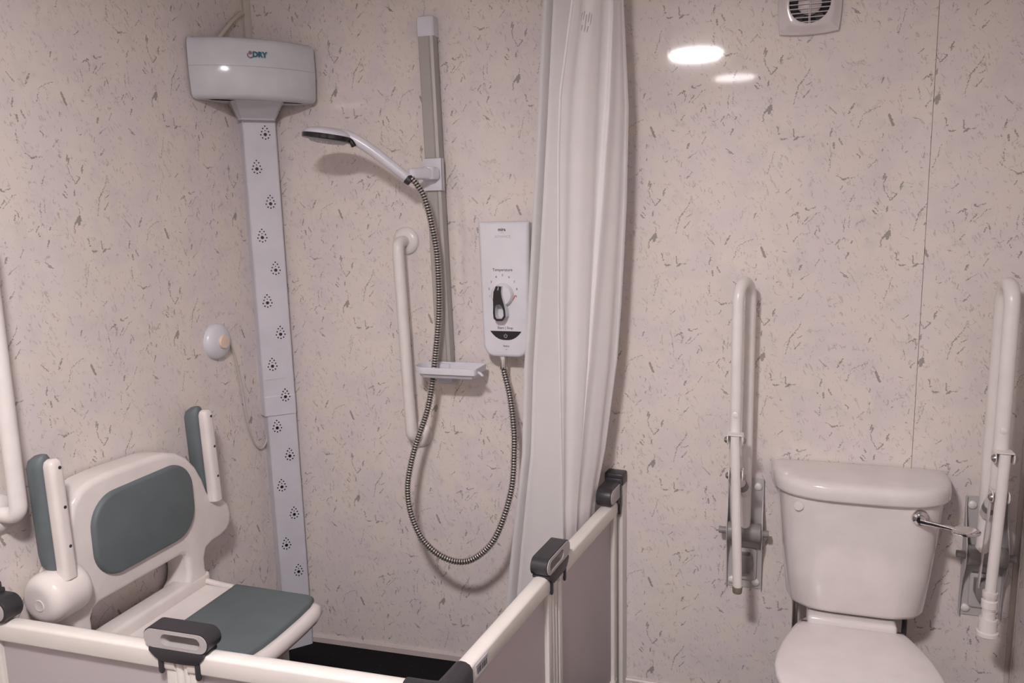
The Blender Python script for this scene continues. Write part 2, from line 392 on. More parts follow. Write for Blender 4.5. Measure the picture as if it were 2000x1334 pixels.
def ring_slab(bm, outer, inner, t0, t1, place):
    """slab with a hole; outlines have equal point counts"""
    vo0 = [bm.verts.new(place(u, v, t0)) for u, v in outer]; vo1 = [bm.verts.new(place(u, v, t1)) for u, v in outer]
    vi0 = [bm.verts.new(place(u, v, t0)) for u, v in inner]; vi1 = [bm.verts.new(place(u, v, t1)) for u, v in inner]
    n = len(outer)
    for i in range(n):
        j = (i+1) % n
        for q in ((vo0[i], vo0[j], vo1[j], vo1[i]), (vi0[j], vi0[i], vi1[i], vi1[j]), (vo0[j], vo0[i], vi0[i], vi0[j]), (vo1[i], vo1[j], vi1[j], vi1[i])): bm.faces.new(q)
    return bm
XZ = lambda y0=0, s=-1: (lambda u, v, t: Vector((u, y0+s*t, v)))     # outline in x,z; t goes towards the room
def text_mesh(s, size, extrude=.0002, bold=0, align='CENTER'):
    cu = bpy.data.curves.new('txt', 'FONT'); cu.body = s; cu.size = size; cu.align_x = align; cu.align_y = 'CENTER'
    cu.extrude = extrude; cu.offset = bold; cu.resolution_u = 3
    o = bpy.data.objects.new('txt', cu); COL.objects.link(o)
    dg = bpy.context.evaluated_depsgraph_get(); dg.update()
    me = bpy.data.meshes.new_from_object(o.evaluated_get(dg))
    bm = bmesh.new(); bm.from_mesh(me); bpy.data.meshes.remove(me)
    bpy.data.objects.remove(o); bpy.data.curves.remove(cu); return bm
def text_xz(bm, s, x, y, z, size, bold=0, rot=0):
    t = text_mesh(s, size, bold=bold)
    merge(bm, t, Matrix.Translation((x, y, z)) @ Matrix.Rotation(-rot, 4, 'Y') @ Matrix.Rotation(PI/2, 4, 'X')); return bm

# ------------------------------------------------------------------ room shell
ZC, XR, YF = 2.48, 2.448, -3.7
def panel(parent, u0, u1, z0, z1, origin, rot):
    bm = BM(); bx(bm, u0+.0005, u1-.0005, 0, .011, z0, z1, .0004, 1)
    m = Matrix.Translation(origin) @ Matrix.Rotation(rot, 4, 'Z')
    me_off = Matrix.Identity(4)
    me = bpy.data.meshes.new('wall_panel'); bm.to_mesh(me); bm.free()
    o = bpy.data.objects.new('wall_panel', me); COL.objects.link(o); me.materials.append(M['panel'])
    o.parent = parent; o.location = origin; o.rotation_euler = (0, 0, rot); return o
wb = struct('wall_back', bx(BM(), -.12, XR+.12, .0115, .12, -.1, ZC), 'core')
for u0, u1, ox, oz in ((0, 1.158, .3235, 1.631), (1.158, 2.158, 1.404, 1.853), (2.158, XR, 2.160, 1.494)):
    panel(wb, u0-ox, u1-ox, -.05-oz, ZC-oz, (ox, 0, oz), 0)
wl = struct('wall_left', bx(BM(), -.12, -.0115, YF, .0115, -.1, ZC), 'core')
for v0, v1, oy, oz in ((-1.35, 0, -.8067, 1.945), (-2.35, -1.35, -1.7, 1.6), (YF, -2.35, -2.7, 1.8)):
    panel(wl, v0-oy, v1-oy, -.05-oz, ZC-oz, (0, oy, oz), PI/2)
wr = struct('wall_right', bx(BM(), XR+.0115, XR+.12, YF, .0115, -.1, ZC), 'core')
for v0, v1, oy, oz in ((-1.0, 0, -.5, 1.7), (-2.0, -1.0, -1.4, 1.55), (-3.0, -2.0, -2.6, 1.8), (YF, -3.0, -3.2, 1.6)):
    panel(wr, -v1+oy, -v0+oy, -.05-oz, ZC-oz, (XR, oy, oz), -PI/2)
wf = struct('wall_front', bx(BM(), -.12, XR+.12, YF-.12, YF-.0115, -.1, ZC), 'core')
for u0, u1, ox, oz in ((0, 1.0, .5, 1.6), (1.0, 2.0, 1.4, 1.8), (2.0, XR, 2.2, 1.7)):
    panel(wf, ox-u1, ox-u0, -.05-oz, ZC-oz, (ox, YF, oz), PI)
struct('ceiling', bx(BM(), -.12, XR+.12, YF-.12, .12, ZC, ZC+.1), 'ceil')
fl = BM()
xs_ = [(-.12, -.010), (0, -.006), (1.30, .035), (XR+.12, .04)]
loft(fl, [[Vector((x, .12, z)), Vector((x, YF-.12, z)), Vector((x, YF-.12, z-.1)), Vector((x, .12, z-.1))] for x, z in xs_])
struct('floor', fl, 'floor', sharp=20)
def fz(x): return -.006+.041*x/1.3 if x < 1.3 else .035+.005*(x-1.3)/1.27
bb = BM(); loft(bb, [[Vector((x, 0, fz(x)-.004)), Vector((x, -.012, fz(x)-.004)), Vector((x, -.011, fz(x)+.020)), Vector((x, -.007, fz(x)+.025)), Vector((x, 0, fz(x)+.025))] for x in (0, .6, 1.3, 1.9, XR)])
struct('baseboard_back', bb, 'base')
struct('baseboard_left', bx(BM(), 0, .012, YF, -.012, -.025, .022, .002), 'base')
struct('baseboard_right', bx(BM(), XR-.012, XR, YF, -.012, .02, .07, .002), 'base')
# corner trims
tm = BM(); bx(tm, 0, .003, -.034, 0, 0, ZC, .001, 1); bx(tm, 0, .016, -.003, 0, 0, ZC, .001, 1)
loft(tm, [[Vector((.003, -.02, z)), Vector((.012, -.012, z)), Vector((.016, -.003, z)), Vector((.002, -.002, z))] for z in (0, ZC)])
struct('trim_1', tm, 'trim')
tm = BM(); bx(tm, XR-.014, XR, -.003, 0, .03, ZC, .001, 1); bx(tm, XR-.003, XR, -.02, 0, .03, ZC, .001, 1)
struct('trim_2', tm, 'trim')
# door behind the viewer
dr = struct('door_1', bx(BM(), 1.66, 2.42, YF, YF+.03, .02, 2.12, .004), 'door')
h = BM(); cyl(h, (1.72, YF+.03, 1.02), (1.72, YF+.075, 1.02), .012); tube(h, bend_path([(1.72, YF+.07, 1.02), (1.84, YF+.07, 1.02)], .01), .009)
obj('door_handle', h, 'chrome', dr)

# ------------------------------------------------------------------ ceiling lamps
def lamp(label, x, y, m):
    t = thing('ceiling_lamp', label, 'lamp', (x, y, ZC), 0, 'round ceiling lamps')
    obj('lamp_base', lathe(BM(), (x, y, ZC), (0, 0, -1), [(0, .02), (0, .155), (.022, .155), (.026, .150), (.026, .02)], 40), 'plastic', t)
    obj('lamp_diffuser', lathe(BM(), (x, y, ZC-.024), (0, 0, -1), [(0, .02), (0, .135), (.008, .133), (.013, .122), (.017, .09), (.019, .045), (.0195, .005)], 40), m, t)
lamp('round white ceiling lamp, brightly lit, over the middle of the room', 1.29, -2.24, M['lamp1'])
lamp('round white ceiling lamp, dimmer, nearer the door', 1.44, -3.2, M['lamp2'])

# ------------------------------------------------------------------ body dryer in the corner
def dryer():
    t = thing('body_dryer', 'tall white corner body dryer with perforated column and wide fan box', 'dryer', (0, 0, -.015), PI/4)
    # local frame: x to the viewer's right along the diagonal, -y out of the corner
    def V(s, d, z): return Vector((s, -d, z+.015))
    # fan box: bowed front, sides run back to the walls
    def plan(z, k, dk):
        c, hw = -.027, .197*k; pts = []
        for i in range(17):
            u = -1+2*i/16; bow = .052*(1-abs(u)**2.4)
            pts.append((c+hw*u, .222+bow+dk))
        front = pts
        # rounded corners back along the walls
        right = [(c+hw+.004, .215+dk*.5), (c+hw-.004, .196), (.07, .085)]
        left = [(-.075, .093), (c-hw+.006, .232-.004), (c-hw-.004, .24+dk*.5)]
        front = [(a, b+(.022*(1-(a-c)/hw)/2)) for a, b in front]
        return [V(a, b, z) for a, b in front+right+left]
    bm = BM(); rings = []
    for z, k, dk in ((2.004, .86, -.045), (2.002, .93, -.022), (2.006, .965, -.008), (2.016, .985, -.001), (2.10, 1.0, .0), (2.172, .994, -.006), (2.184, .985, -.012), (2.190, .97, -.022), (2.191, .92, -.05)):
        rings.append(plan(z, k, dk))
    loft(bm, rings)
    box = obj('fan_box', bm, 'dryer', t, local=True, sharp=50)
    bm = BM()
    r1, r2 = plan(2.1015, 1.0005, .0007), plan(2.1000, 1.0005, .0007)
    loft(bm, [r1, r2]); obj('seam_line', bm, 'faint', box, local=True)
    # logo
    def on_box(tm, s, z, dd):
        merge(lg, tm, Matrix.Translation(V(s, dd, z)) @ Matrix.Rotation(PI/2, 4, 'X'))
    lg = BM(); on_box(text_mesh('DRY', .0225, .0008, .0009), -.0165, 2.137, .2865); obj('logo_lettering', lg, 'teal', box, local=True)
    lg = BM(); bmd = BM(); lathe(lg, V(-.045, .2845, 2.1425), (0, -1, 0), [(0, .0005), (0, .0055), (.0014, .0052), (.0014, .0005)], 16); obj('logo_dot', lg, 'pinkink', box, local=True)
    lg = BM(); pts = [V(-.045+.0085*math.cos(a), .2855, 2.1355+.0085*math.sin(a)) for a in [math.radians(x) for x in range(150, 331, 15)]]
    tube(lg, pts, .0018, 8); obj('logo_swoosh', lg, 'pinkink', box, local=True); bmd.free()
    # funnel
    bm = BM()
    def fr(c, hw, d, ch, z): return [V(c-hw, d-ch, z), V(c-hw*.86, d, z), V(c+hw*.86, d, z), V(c+hw, d-ch, z), V(c+hw*.9, .05, z), V(c-hw*.9, .05, z)]
    loft(bm, [fr(-.018, .092, .236, .03, 2.012), fr(-.018, .083, .216, .035, 1.999), fr(-.014, .074, .172, .03, 1.982), fr(-.010, .062, .132, .02, 1.958), fr(-.010, .0625, .130, .02, 1.955), fr(-.010, .061, .129, .02, 1.953)])
    obj('funnel', bm, 'dryer', t, local=True, sharp=25)
    # column: upper sleeve over a slimmer lower duct
    def ring(c, hw, d, z, e=.0): return [V(c-hw-.013, d-.045, z), V(c-hw-.004, d-.004, z), V(c-hw, d, z), V(c+hw, d, z), V(c+hw+.004, d-.004, z), V(c+hw+.013, d-.045, z), V(c+.02, .012, z), V(c-.02, .012, z)]
    bm = BM(); loft(bm, [ring(.002, .0515, .1005, .916), ring(.002, .0515, .1005, .985), ring(.002, .0505, .099, .989), ring(-.002, .0515, .099, 1.957)])
    up = obj('upper_duct', bm, 'duct', t, local=True, sharp=20)
    bm = BM(); bx(bm, -.044, .03, -.1015, -.0995, 1.0650, 1.0665, mtx=None); obj('sleeve_tab', bm, 'plastic', up, local=True)
    bm = BM(); loft(bm, [ring(.012, .045, .095, -.006), ring(.0055, .0475, .096, .925)])
    lo = obj('lower_duct', bm, 'duct', t, local=True, sharp=20)
    # vents: teardrop clusters of holes, left and right in turn
    dots = [(0, 0, .0058), (0, .0235, .0026), (-.006, .017, .0026), (.006, .017, .0026), (0, .011, .0019), (-.0095, .008, .0026), (.0095, .008, .0026), (-.0125, -.001, .0026), (.0125, -.001, .0026), (-.008, -.0095, .0026), (.008, -.0095, .0026), (0, -.0125, .0026)]
    zs = [1.911, 1.795, 1.676, 1.56, 1.444, 1.33, 1.214, 1.101, .984, .871, .759, .646, .532, .418, .304, .19, .08]
    for i, z in enumerate(zs):
        bm = BM(); hi = z > .916
        s = (.016 if i % 2 == 0 else -.021)+.0007*i
        d = .0992 if z > .989 else (.1007 if hi else .0952+.001*(z/.92))
        for a, b, r in dots: lathe(bm, V(s+a*1.2, d-.002, z+b*1.2-.003), (0, -1, 0), [(0, .0003), (0, r), (.0026, r), (.0026, .0003)], 10)
        obj('vent_holes', bm, 'black', up if hi else lo, local=True)
    # supply cable up to the corner
    bm = BM(); tube(bm, smooth_path([V(-.125, .155, 2.185), V(-.118, .15, 2.205), V(-.075, .095, 2.262), V(-.035, .045, 2.306), V(-.018, .028, 2.318)]), .0072, 12)
    obj('supply_cable', bm, 'cable', t, local=True)
dryer()

# ------------------------------------------------------------------ push button on the left wall
def push_button():
    c = (0.0, -.3, 1.222)
    t = thing('push_button', 'white domed wall button with cream centre and thin trailing tube', 'button', (0, -.3, 1.222))
    bm = BM(); prof = [(0.0, .002), (0, .061), (.006, .0605)] + [(.006+.026*math.sin(a), .0605*math.cos(a)) for a in [x*PI/2/8 for x in range(1, 8)]] + [(.0325, .002)]
    lathe(bm, c, (1, 0, 0), prof, 40); obj('dome', bm, 'plastic', t)
    bm = BM(); lathe(bm, (.027, -.3, 1.222), (1, 0, 0), [(0, .002), (0, .0235), (.008, .0235), (.0115, .021), (.0125, .002)], 32); obj('button_cap', bm, 'cream', t)
    bm = BM(); tube(bm, smooth_path([(.006, -.252, 1.212), (.006, -.232, 1.198), (.006, -.208, 1.12), (.006, -.192, 1.03), (.006, -.180, .93), (.006, -.155, .845), (.006, -.125, .802), (.007, -.10, .798), (.012, -.085, .82), (.012, -.078, .86)]), .0035, 8)
    obj('air_tube', bm, 'clear_tube', t)
push_button()

# ------------------------------------------------------------------ grab bars
def flange(bm, c, axis, r=.047):
    lathe(bm, c, axis, [(0, .003), (0, r), (.006, r), (.012, r-.004), (.018, r-.016), (.019, .021)], 36)
def grab_shower():
    t = thing('grab_bar', 'white vertical grab bar on the shower wall beside the riser rail', 'grab bar', (.575, 0, .87))
    bm = BM(); flange(bm, (.572, 0, 1.537), (0, -1, 0)); obj('flange', bm, 'tube', t)
    bm = BM(); flange(bm, (.594, 0, .862), (0, -1, 0)); obj('flange', bm, 'tube', t)
    bm = BM(); tube(bm, bend_path([(.572, -.004, 1.537), (.572, -.068, 1.535), (.593, -.068, .864), (.594, -.004, .862)], .05, 10), .0195, 20); obj('bar', bm, 'tube', t)
grab_shower()
def grab_left():
    t = thing('grab_bar', 'white grab bar on the left wall at the edge, beside the shower seat', 'grab bar', (0, -1.13, .94))
    for z in (.935, 1.62):
        bm = BM(); flange(bm, (0, -1.135, z), (1, 0, 0)); obj('flange', bm, 'tube', t)
    bm = BM(); tube(bm, bend_path([(.004, -1.135, 1.62), (.07, -1.133, 1.62), (.07, -1.133, .935), (.004, -1.135, .935)], .05, 10), .0195, 20); obj('bar', bm, 'tube', t)
grab_left()

# ------------------------------------------------------------------ shower riser rail with slider, soap dish, handset, hose, heater
def riser():
    t = thing('riser_rail', 'flat satin metal riser rail on the shower wall with white end caps', 'shower rail', (.712, 0, 1.07))
    def prof(cx, w, d0, d1, z): return [Vector((cx+a, -b, z)) for a, b in ((-w*.5, d0), (-w*.5, d1-.004), (-w*.44, d1), (w*.16, d1), (w*.30, d1+.004), (w*.46, d1+.001), (w*.5, d1-.006), (w*.5, d0))]
    X = lambda z: .690+.021*(2.18-z)/1.03
    bm = BM(); loft(bm, [prof(X(z), .055, .012, .042, z) for z in (1.09, 2.186)]); rail = obj('rail', bm, 'rail_alu', t, sharp=25)
    bm = BM(); loft(bm, [[Vector((X(z)+a*k, -.001-b, z)) for a, b in ((-.029, 0), (-.029, .040*k), (-.024, .045*k), (.024, .045*k), (.029, .040*k), (.029, 0))] for z, k in ((2.182, 1), (2.215, 1), (2.235, .98), (2.242, .93), (2.245, .80))])
    obj('end_cap', bm, 'plastic', t)
    bm = BM(); loft(bm, [[Vector((X(z)+a*k, -.001-b, z)) for a, b in ((-.027, 0), (-.027, .040*k), (-.022, .045*k), (.022, .045*k), (.027, .040*k), (.027, 0))] for z, k in ((1.056, .85), (1.058, .95), (1.066, 1), (1.095, 1))])
    obj('end_cap', bm, 'plastic', t)
    # slider with swivel arm
    s = thing('handset_holder', 'white sliding holder clamped on the riser rail', 'holder', (.702, -.02, 1.70))
    bm = BM(); bx(bm, .669, .7335, -.056, -.0475, 1.700, 1.803, .003); bx(bm, .669, .6725, -.056, -.030, 1.700, 1.803, .001); bx(bm, .7305, .7335, -.056, -.030, 1.700, 1.803, .001)
    obj('slide_clamp', bm, 'plastic', s)
    bm = BM()
    a, b = Vector((.712, -.058, 1.754)), Vector((.672, -.158, 1.752)); d = (b-a).normalized(); n = Vector((-d.y, d.x, 0)); up = Vector((0, 0, 1))
    rings = []
    for tt, hw, hh in ((-.0, .020, .020), (.02, .020, .0195), (.07, .0175, .0185), (.092, .015, .0175), (.108, .011, .016), (.113, .006, .011)):
        rings.append([a+d*tt+n*(u*2*hw)+up*(v*2*hh) for u, v in rrect(1, 1, .25, 3)])
    loft(bm, rings); arm = obj('swivel_arm', bm, 'plastic', s)
    bm = BM(); cyl(bm, (.703, -.082, 1.7345), (.703, -.082, 1.7755), .0205, seg=24, round_=.003); obj('pivot_barrel', bm, 'plastic', s)
    bm = BM(); lathe(bm, (.6745, -.161, 1.727), Vector((-.62, -.2, .55)), [(0, .0115), (0, .0145), (.006, .0152), (.016, .0158), (.016, .0135), (.0, .0115)], 24); obj('cone_collar', bm, 'dark', s)
riser()
def handset():
    t = thing('shower_handset', 'white shower head with black rim, tilted down on its holder', 'shower head', (.665, -.163, 1.72))
    base, neck = Vector((.668, -.163, 1.737)), Vector((.512, -.222, 1.862))
    pts = smooth_path([base, base.lerp(neck, .35)+Vector((0, 0, .004)), base.lerp(neck, .75)+Vector((0, 0, .006)), neck+Vector((-.012, -.002, .006)), Vector((.455, -.238, 1.881)), Vector((.415, -.246, 1.886))], 6)
    n = len(pts)
    P, T, U = frames(pts); rings = []
    for i, (p, tt) in enumerate(zip(P, T)):
        k = i/(n-1)
        side = tt.cross(Vector((0, 0, 1))).normalized(); upv = side.cross(tt).normalized()
        if k < .6: a, b = .0145+.006*k/.6, .0150+.003*k/.6
        else: q = (k-.6)/.4; a, b = .0205+.012*q, .018-.006*q
        if i == 0: a, b = .012, .012
        rings.append([p+side*(a*math.cos(x))+upv*(b*math.sin(x)) for x in [j*2*PI/20 for j in range(20)]])
    bm = BM(); loft(bm, rings); obj('handle', bm, 'plastic', t, sharp=60)
    # head: domed back, black band, spray face, tilted slightly
    c = Vector((.438, -.243, 1.872)); R = Matrix.Translation(c) @ Matrix.Rotation(math.radians(8), 4, 'Y') @ Matrix.Rotation(math.radians(-3), 4, 'X')
    bm = BM(); lathe(bm, (0, 0, .0), (0, 0, 1), [(0, .001), (0, .077), (.008, .076), (.016, .066), (.022, .047), (.025, .02), (.0255, .001)], 40)
    bmesh.ops.transform(bm, matrix=R, verts=bm.verts[:]); obj('head_shell', bm, 'plastic', t, sharp=60)
    bm = BM(); lathe(bm, (0, 0, 0), (0, 0, -1), [(-.002, .001), (-.002, .0775), (.000, .079), (.011, .0785), (.013, .0765), (.013, .064), (.009, .062), (.009, .001)], 40)
    bmesh.ops.transform(bm, matrix=R, verts=bm.verts[:])
    # the band runs on a little way under the handle
    dn = Vector((.522, -.233, 1.8365)); pa = R @ Vector((.070, .006, -.006))
    tube(bm, smooth_path([pa, pa.lerp(dn, .3)+Vector((.004, 0, .002)), dn], 4), [.0085]*8+[.0075], 10)
    obj('black_band', bm, 'black', t)
    bm = BM(); lathe(bm, (0, 0, -.008), (0, 0, -1), [(0, .001), (0, .062), (.006, .061), (.012, .052), (.0145, .03), (.015, .001)], 36)
    bmesh.ops.transform(bm, matrix=R, verts=bm.verts[:]); fc = obj('spray_face', bm, 'spray', t)
    bm = BM()
    for r_, k in ((.018, 6), (.034, 12), (.05, 18)):
        for i in range(k):
            x = i*2*PI/k; lathe(bm, R @ Vector((r_*math.cos(x), r_*math.sin(x), -.0195 if r_ < .04 else -.0175)), R.to_3x3() @ Vector((0, 0, -1)), [(0, .0026), (.0045, .0017), (.0045, .0002)], 6)
    obj('spray_nozzles', bm, 'plastic', fc)
handset()
def hose():
    pts = [(0.93, -0.055, 1.16), (0.931, -0.057, 1.118), (0.957, -0.08, 1.042), (0.98, -0.115, 0.95), (0.989, -0.14, 0.873), (0.987, -0.175, 0.747), (0.945, -0.205, 0.608), (0.885, -0.215, 0.536), (0.824, -0.22, 0.509), (0.752, -0.22, 0.522), (0.685, -0.21, 0.568), (0.641, -0.195, 0.642), (0.624, -0.18, 0.715), (0.627, -0.165, 0.781), (0.644, -0.145, 0.865), (0.682, -0.122, 0.985), (0.701, -0.108, 1.096), (0.708, -0.107, 1.147), (0.73, -0.108, 1.31), (0.735, -0.115, 1.46), (0.733, -0.125, 1.542), (0.716, -0.143, 1.663), (0.694, -0.155, 1.716), (0.672, -0.163, 1.743)]
    path = smooth_path(pts, 16)
    P = [path[0]]; acc = 0; L = [0]
    for a, b in zip(path[:-1], path[1:]): acc += (b-a).length; L.append(acc)
    step = .0022; N = int(acc/step); res = []; j = 0
    for i in range(N+1):
        s = i*acc/N
        while j < len(L)-2 and L[j+1] < s: j += 1
        f = (s-L[j])/max(L[j+1]-L[j], 1e-9); res.append(path[j].lerp(path[j+1], min(max(f, 0), 1)))
    t = thing('shower_hose', 'long ribbed metal shower hose looping down from the heater to the handset', 'hose', (.785, -.14, .458))
    bm = BM(); tube(bm, res[::3]+[res[-1]], .0082, 10); obj('hose_core', bm, 'hose_core', t, sharp=80)
    bm = BM(); P_, T_, U_ = frames(res)
    for i in range(2, len(res)-4, 4):
        rr_ = []
        for p, tt, u, q in ((P_[i]-T_[i]*.0022, T_[i], U_[i], .0080), (P_[i]-T_[i]*.0018, T_[i], U_[i], .0108), (P_[i], T_[i], U_[i], .0116), (P_[i]+T_[i]*.0018, T_[i], U_[i], .0108), (P_[i]+T_[i]*.0022, T_[i], U_[i], .0080)):
            v = tt.cross(u); rr_.append([p+(u*math.cos(k*2*PI/12)+v*math.sin(k*2*PI/12))*q for k in range(12)])
        loft(bm, rr_, False, False)
    rb = obj('hose_ribs', bm, 'steel', t, sharp=60); rb['kind'] = 'stuff'
    bm = BM(); cyl(bm, (.930, -.055, 1.1645), (.931, -.057, 1.120), .0140, .0125, 14, .001); obj('hose_nut', bm, 'chrome', t)
hose()
def soap_dish():
    t = thing('soap_dish', 'small white soap dish clipped to the bottom of the riser rail', 'soap dish', (.75, -.06, 1.09))
    cx, cy = .758, -.106
    def outl(d): return rrect(.226-2*d, .112-2*d, [max(r-d, .004) for r in (.014, .05, .05, .014)], 8, cx, cy)
    bm = BM()
    rings = [[Vector((x, y, z)) for x, y in outl(d)] for z, d in ((1.096, .030), (1.099, .018), (1.104, .014), (1.112, .010), (1.114, .002), (1.130, 0), (1.134, .0005), (1.135, .003), (1.131, .006), (1.112, .012), (1.104, .022), (1.103, .03))]
    loft(bm, rings); obj('tray', bm, 'plastic', t)
    bm = BM(); bx(bm, .683, .740, -.066, -.0475, 1.085, 1.131, .004); bx(bm, .68, .6835, -.066, -.02, 1.085, 1.128, .001); bx(bm, .7395, .743, -.066, -.02, 1.085, 1.128, .001); obj('rail_clip', bm, 'plastic', t)
    bm = BM(); tube(bm, smooth_path([(.868, -.13, 1.121), (.878, -.132, 1.117), (.884, -.134, 1.112), (.886, -.1345, 1.116)]), [.0045]*20+[.003]*5, 8); obj('hook', bm, 'plastic', t)
soap_dish()
def heater():
    t = thing('shower_heater', 'white electric shower heater with black lever and start button', 'shower unit', (.953, 0, 1.165))
    poly = []
    x0, x1, z0, z1 = .868, 1.038, 1.166, 1.598
    cxx = (x0+x1)/2
    def out(d):
        pts = []
        for (px, pz) in rrect(x1-x0-2*d, z1-z0-2*d, [max(.006-d, .002)]*2+[max(.042-d, .02)]*2, 8, cxx, (z0+z1)/2):
            k = max(0, (1.42-pz)/.25); pts.append((cxx+(px-cxx)*(1-.11*k), pz))
        return pts
    bm = BM(); rings = []
    for y, d in ((0, .012), (.02, .008), (.070, .003), (.080, .0), (.088, .001), (.0935, .005), (.095, .012)): rings.append([Vector((x, -y, z)) for x, z in out(d)])
    loft(bm, rings); case = obj('casing', bm, 'unit', t, sharp=50)
    YF_ = -.0951
    dx, dz = .944, 1.368
    # black start / stop bar
    bar = [(.903, 1.2505), (1.0065, 1.2505)] ; pts = []
    for i in range(13):
        a = i/12; x = 1.0065-(1.0065-.903)*a; pts.append((x, 1.2505-.0275*(1-abs(2*a-1)**2.6)))
    poly = [(.903, 1.2515)][:0]+pts[::-1]+[(1.0065, 1.252), (.903, 1.252)]
    bm = BM(); v0 = [bm.verts.new((x, YF_, z)) for x, z in poly[:-2]+[(1.006, 1.2518), (.9035, 1.2518)]]
    f = bm.faces.new(v0); r = bmesh.ops.extrude_face_region(bm, geom=[f]); bmesh.ops.translate(bm, vec=(0, -.0012, 0), verts=[g for g in r['geom'] if isinstance(g, bmesh.types.BMVert)])
    pb = obj('start_button', bm, 'black', t)
    bm = BM(); tube(bm, [(.954+.0052*math.sin(a), YF_-.0014, 1.2365+.0052*math.cos(a)) for a in [math.radians(x) for x in range(40, 321, 20)]], .0007, 6)
    cyl(bm, (.954, YF_-.0014, 1.237), (.954, YF_-.0014, 1.2435), .0007, seg=6); obj('power_symbol', bm, 'white_ink', pb)
    # dial
    bm = BM(); lathe(bm, (dx+.004, YF_, dz), (0, -1, 0), [(0, .002), (0, .037), (.012, .035), (.018, .031), (.020, .002)], 40); dial = obj('dial', bm, 'unit', t)
    # lever with finger loop
    def lever(d): return [(dx+u, dz+v) for u, v in ((-.018+d, -.072+d*.5), (-.008, -.0805+d), (.012, -.0795+d), (.0225-d, -.066), (.0215-d, -.045), (.016-d, -.022), (.011-d, -.004), (.009-d, .014), (.011-d, .030-d), (-.008+d, .031-d), (-.0165+d, .012), (-.0185+d, -.012), (-.0185+d, -.035), (-.0195+d, -.055))]
    hole = [(dx+u, dz+v) for u, v in ((-.0125, -.066), (-.008, -.0725), (.010, -.072), (.0160, -.062), (.0152, -.046), (.011, -.034), (.006, -.0285), (.002, -.0275), (-.003, -.0275), (-.008, -.0285), (-.011, -.032), (-.0125, -.040), (-.013, -.048), (-.013, -.058))]
    bm = BM(); ring_slab(bm, lever(0), hole, .004, .030, XZ(YF_)); lv = obj('lever', bm, 'unit', t)
    o2 = lever(.0005)
    bm = BM(); ring_slab(bm, o2, hole, .030, .0335, XZ(YF_)); obj('lever_face', bm, 'black', lv)
    bm = BM(); cyl(bm, (dx-.001, YF_-.0338, dz+.018), (dx+.001, YF_-.0338, dz+.028), .0012, seg=6); obj('pointer_mark', bm, 'white_ink', lv)
    # printing
    def print_(name, *a, **k): obj(name, text_xz(BM(), *a, **k), 'ink', case)
    print_('lettering', 'Temperature', dx+.004, YF_, dz+.079, .0125, .0001)
    for i, ch in enumerate('123456789'):
        a = math.radians(-110+220*i/8); print_('numeral', ch, dx+.004+.047*math.sin(a), YF_, dz+.012+.050*math.cos(a), .0100, .0001)
    print_('lettering', 'Start | Stop', .953, YF_, 1.262, .0115, .0001); print_('lettering', 'Status', .955, YF_, 1.2035, .0085, .0001)
    print_('logo', 'mira', .949, YF_, 1.573, .0140, .0004)
    bm = BM(); cyl(bm, (.952, YF_, 1.192), (.958, YF_, 1.192), .0006, seg=6); obj('status_mark', bm, 'ink', case)
    bm = BM(); cyl(bm, (.941, YF_, 1.563), (.957, YF_, 1.563), .0003, seg=6); obj('logo_underline', bm, 'ink', case)
    bm = BM(); tube(bm, [(dx+.004+.040*math.sin(a), YF_, dz+.010+.040*math.cos(a)) for a in [math.radians(x) for x in range(-124, -103, 4)]], .0011, 6); obj('cold_mark', bm, 'ink', case)
    bm = BM(); text_xz(bm, 'ADVANCE', .951, YF_, 1.551, .0115); obj('faint_lettering', bm, 'faint', case)
    bm = BM(); tube(bm, [(dx+.004+.042*math.sin(a), YF_, dz+.010+.042*math.cos(a)) for a in [math.radians(x) for x in range(104, 146, 4)]], .0014, 6); obj('hot_mark', bm, 'red', case)
heater()

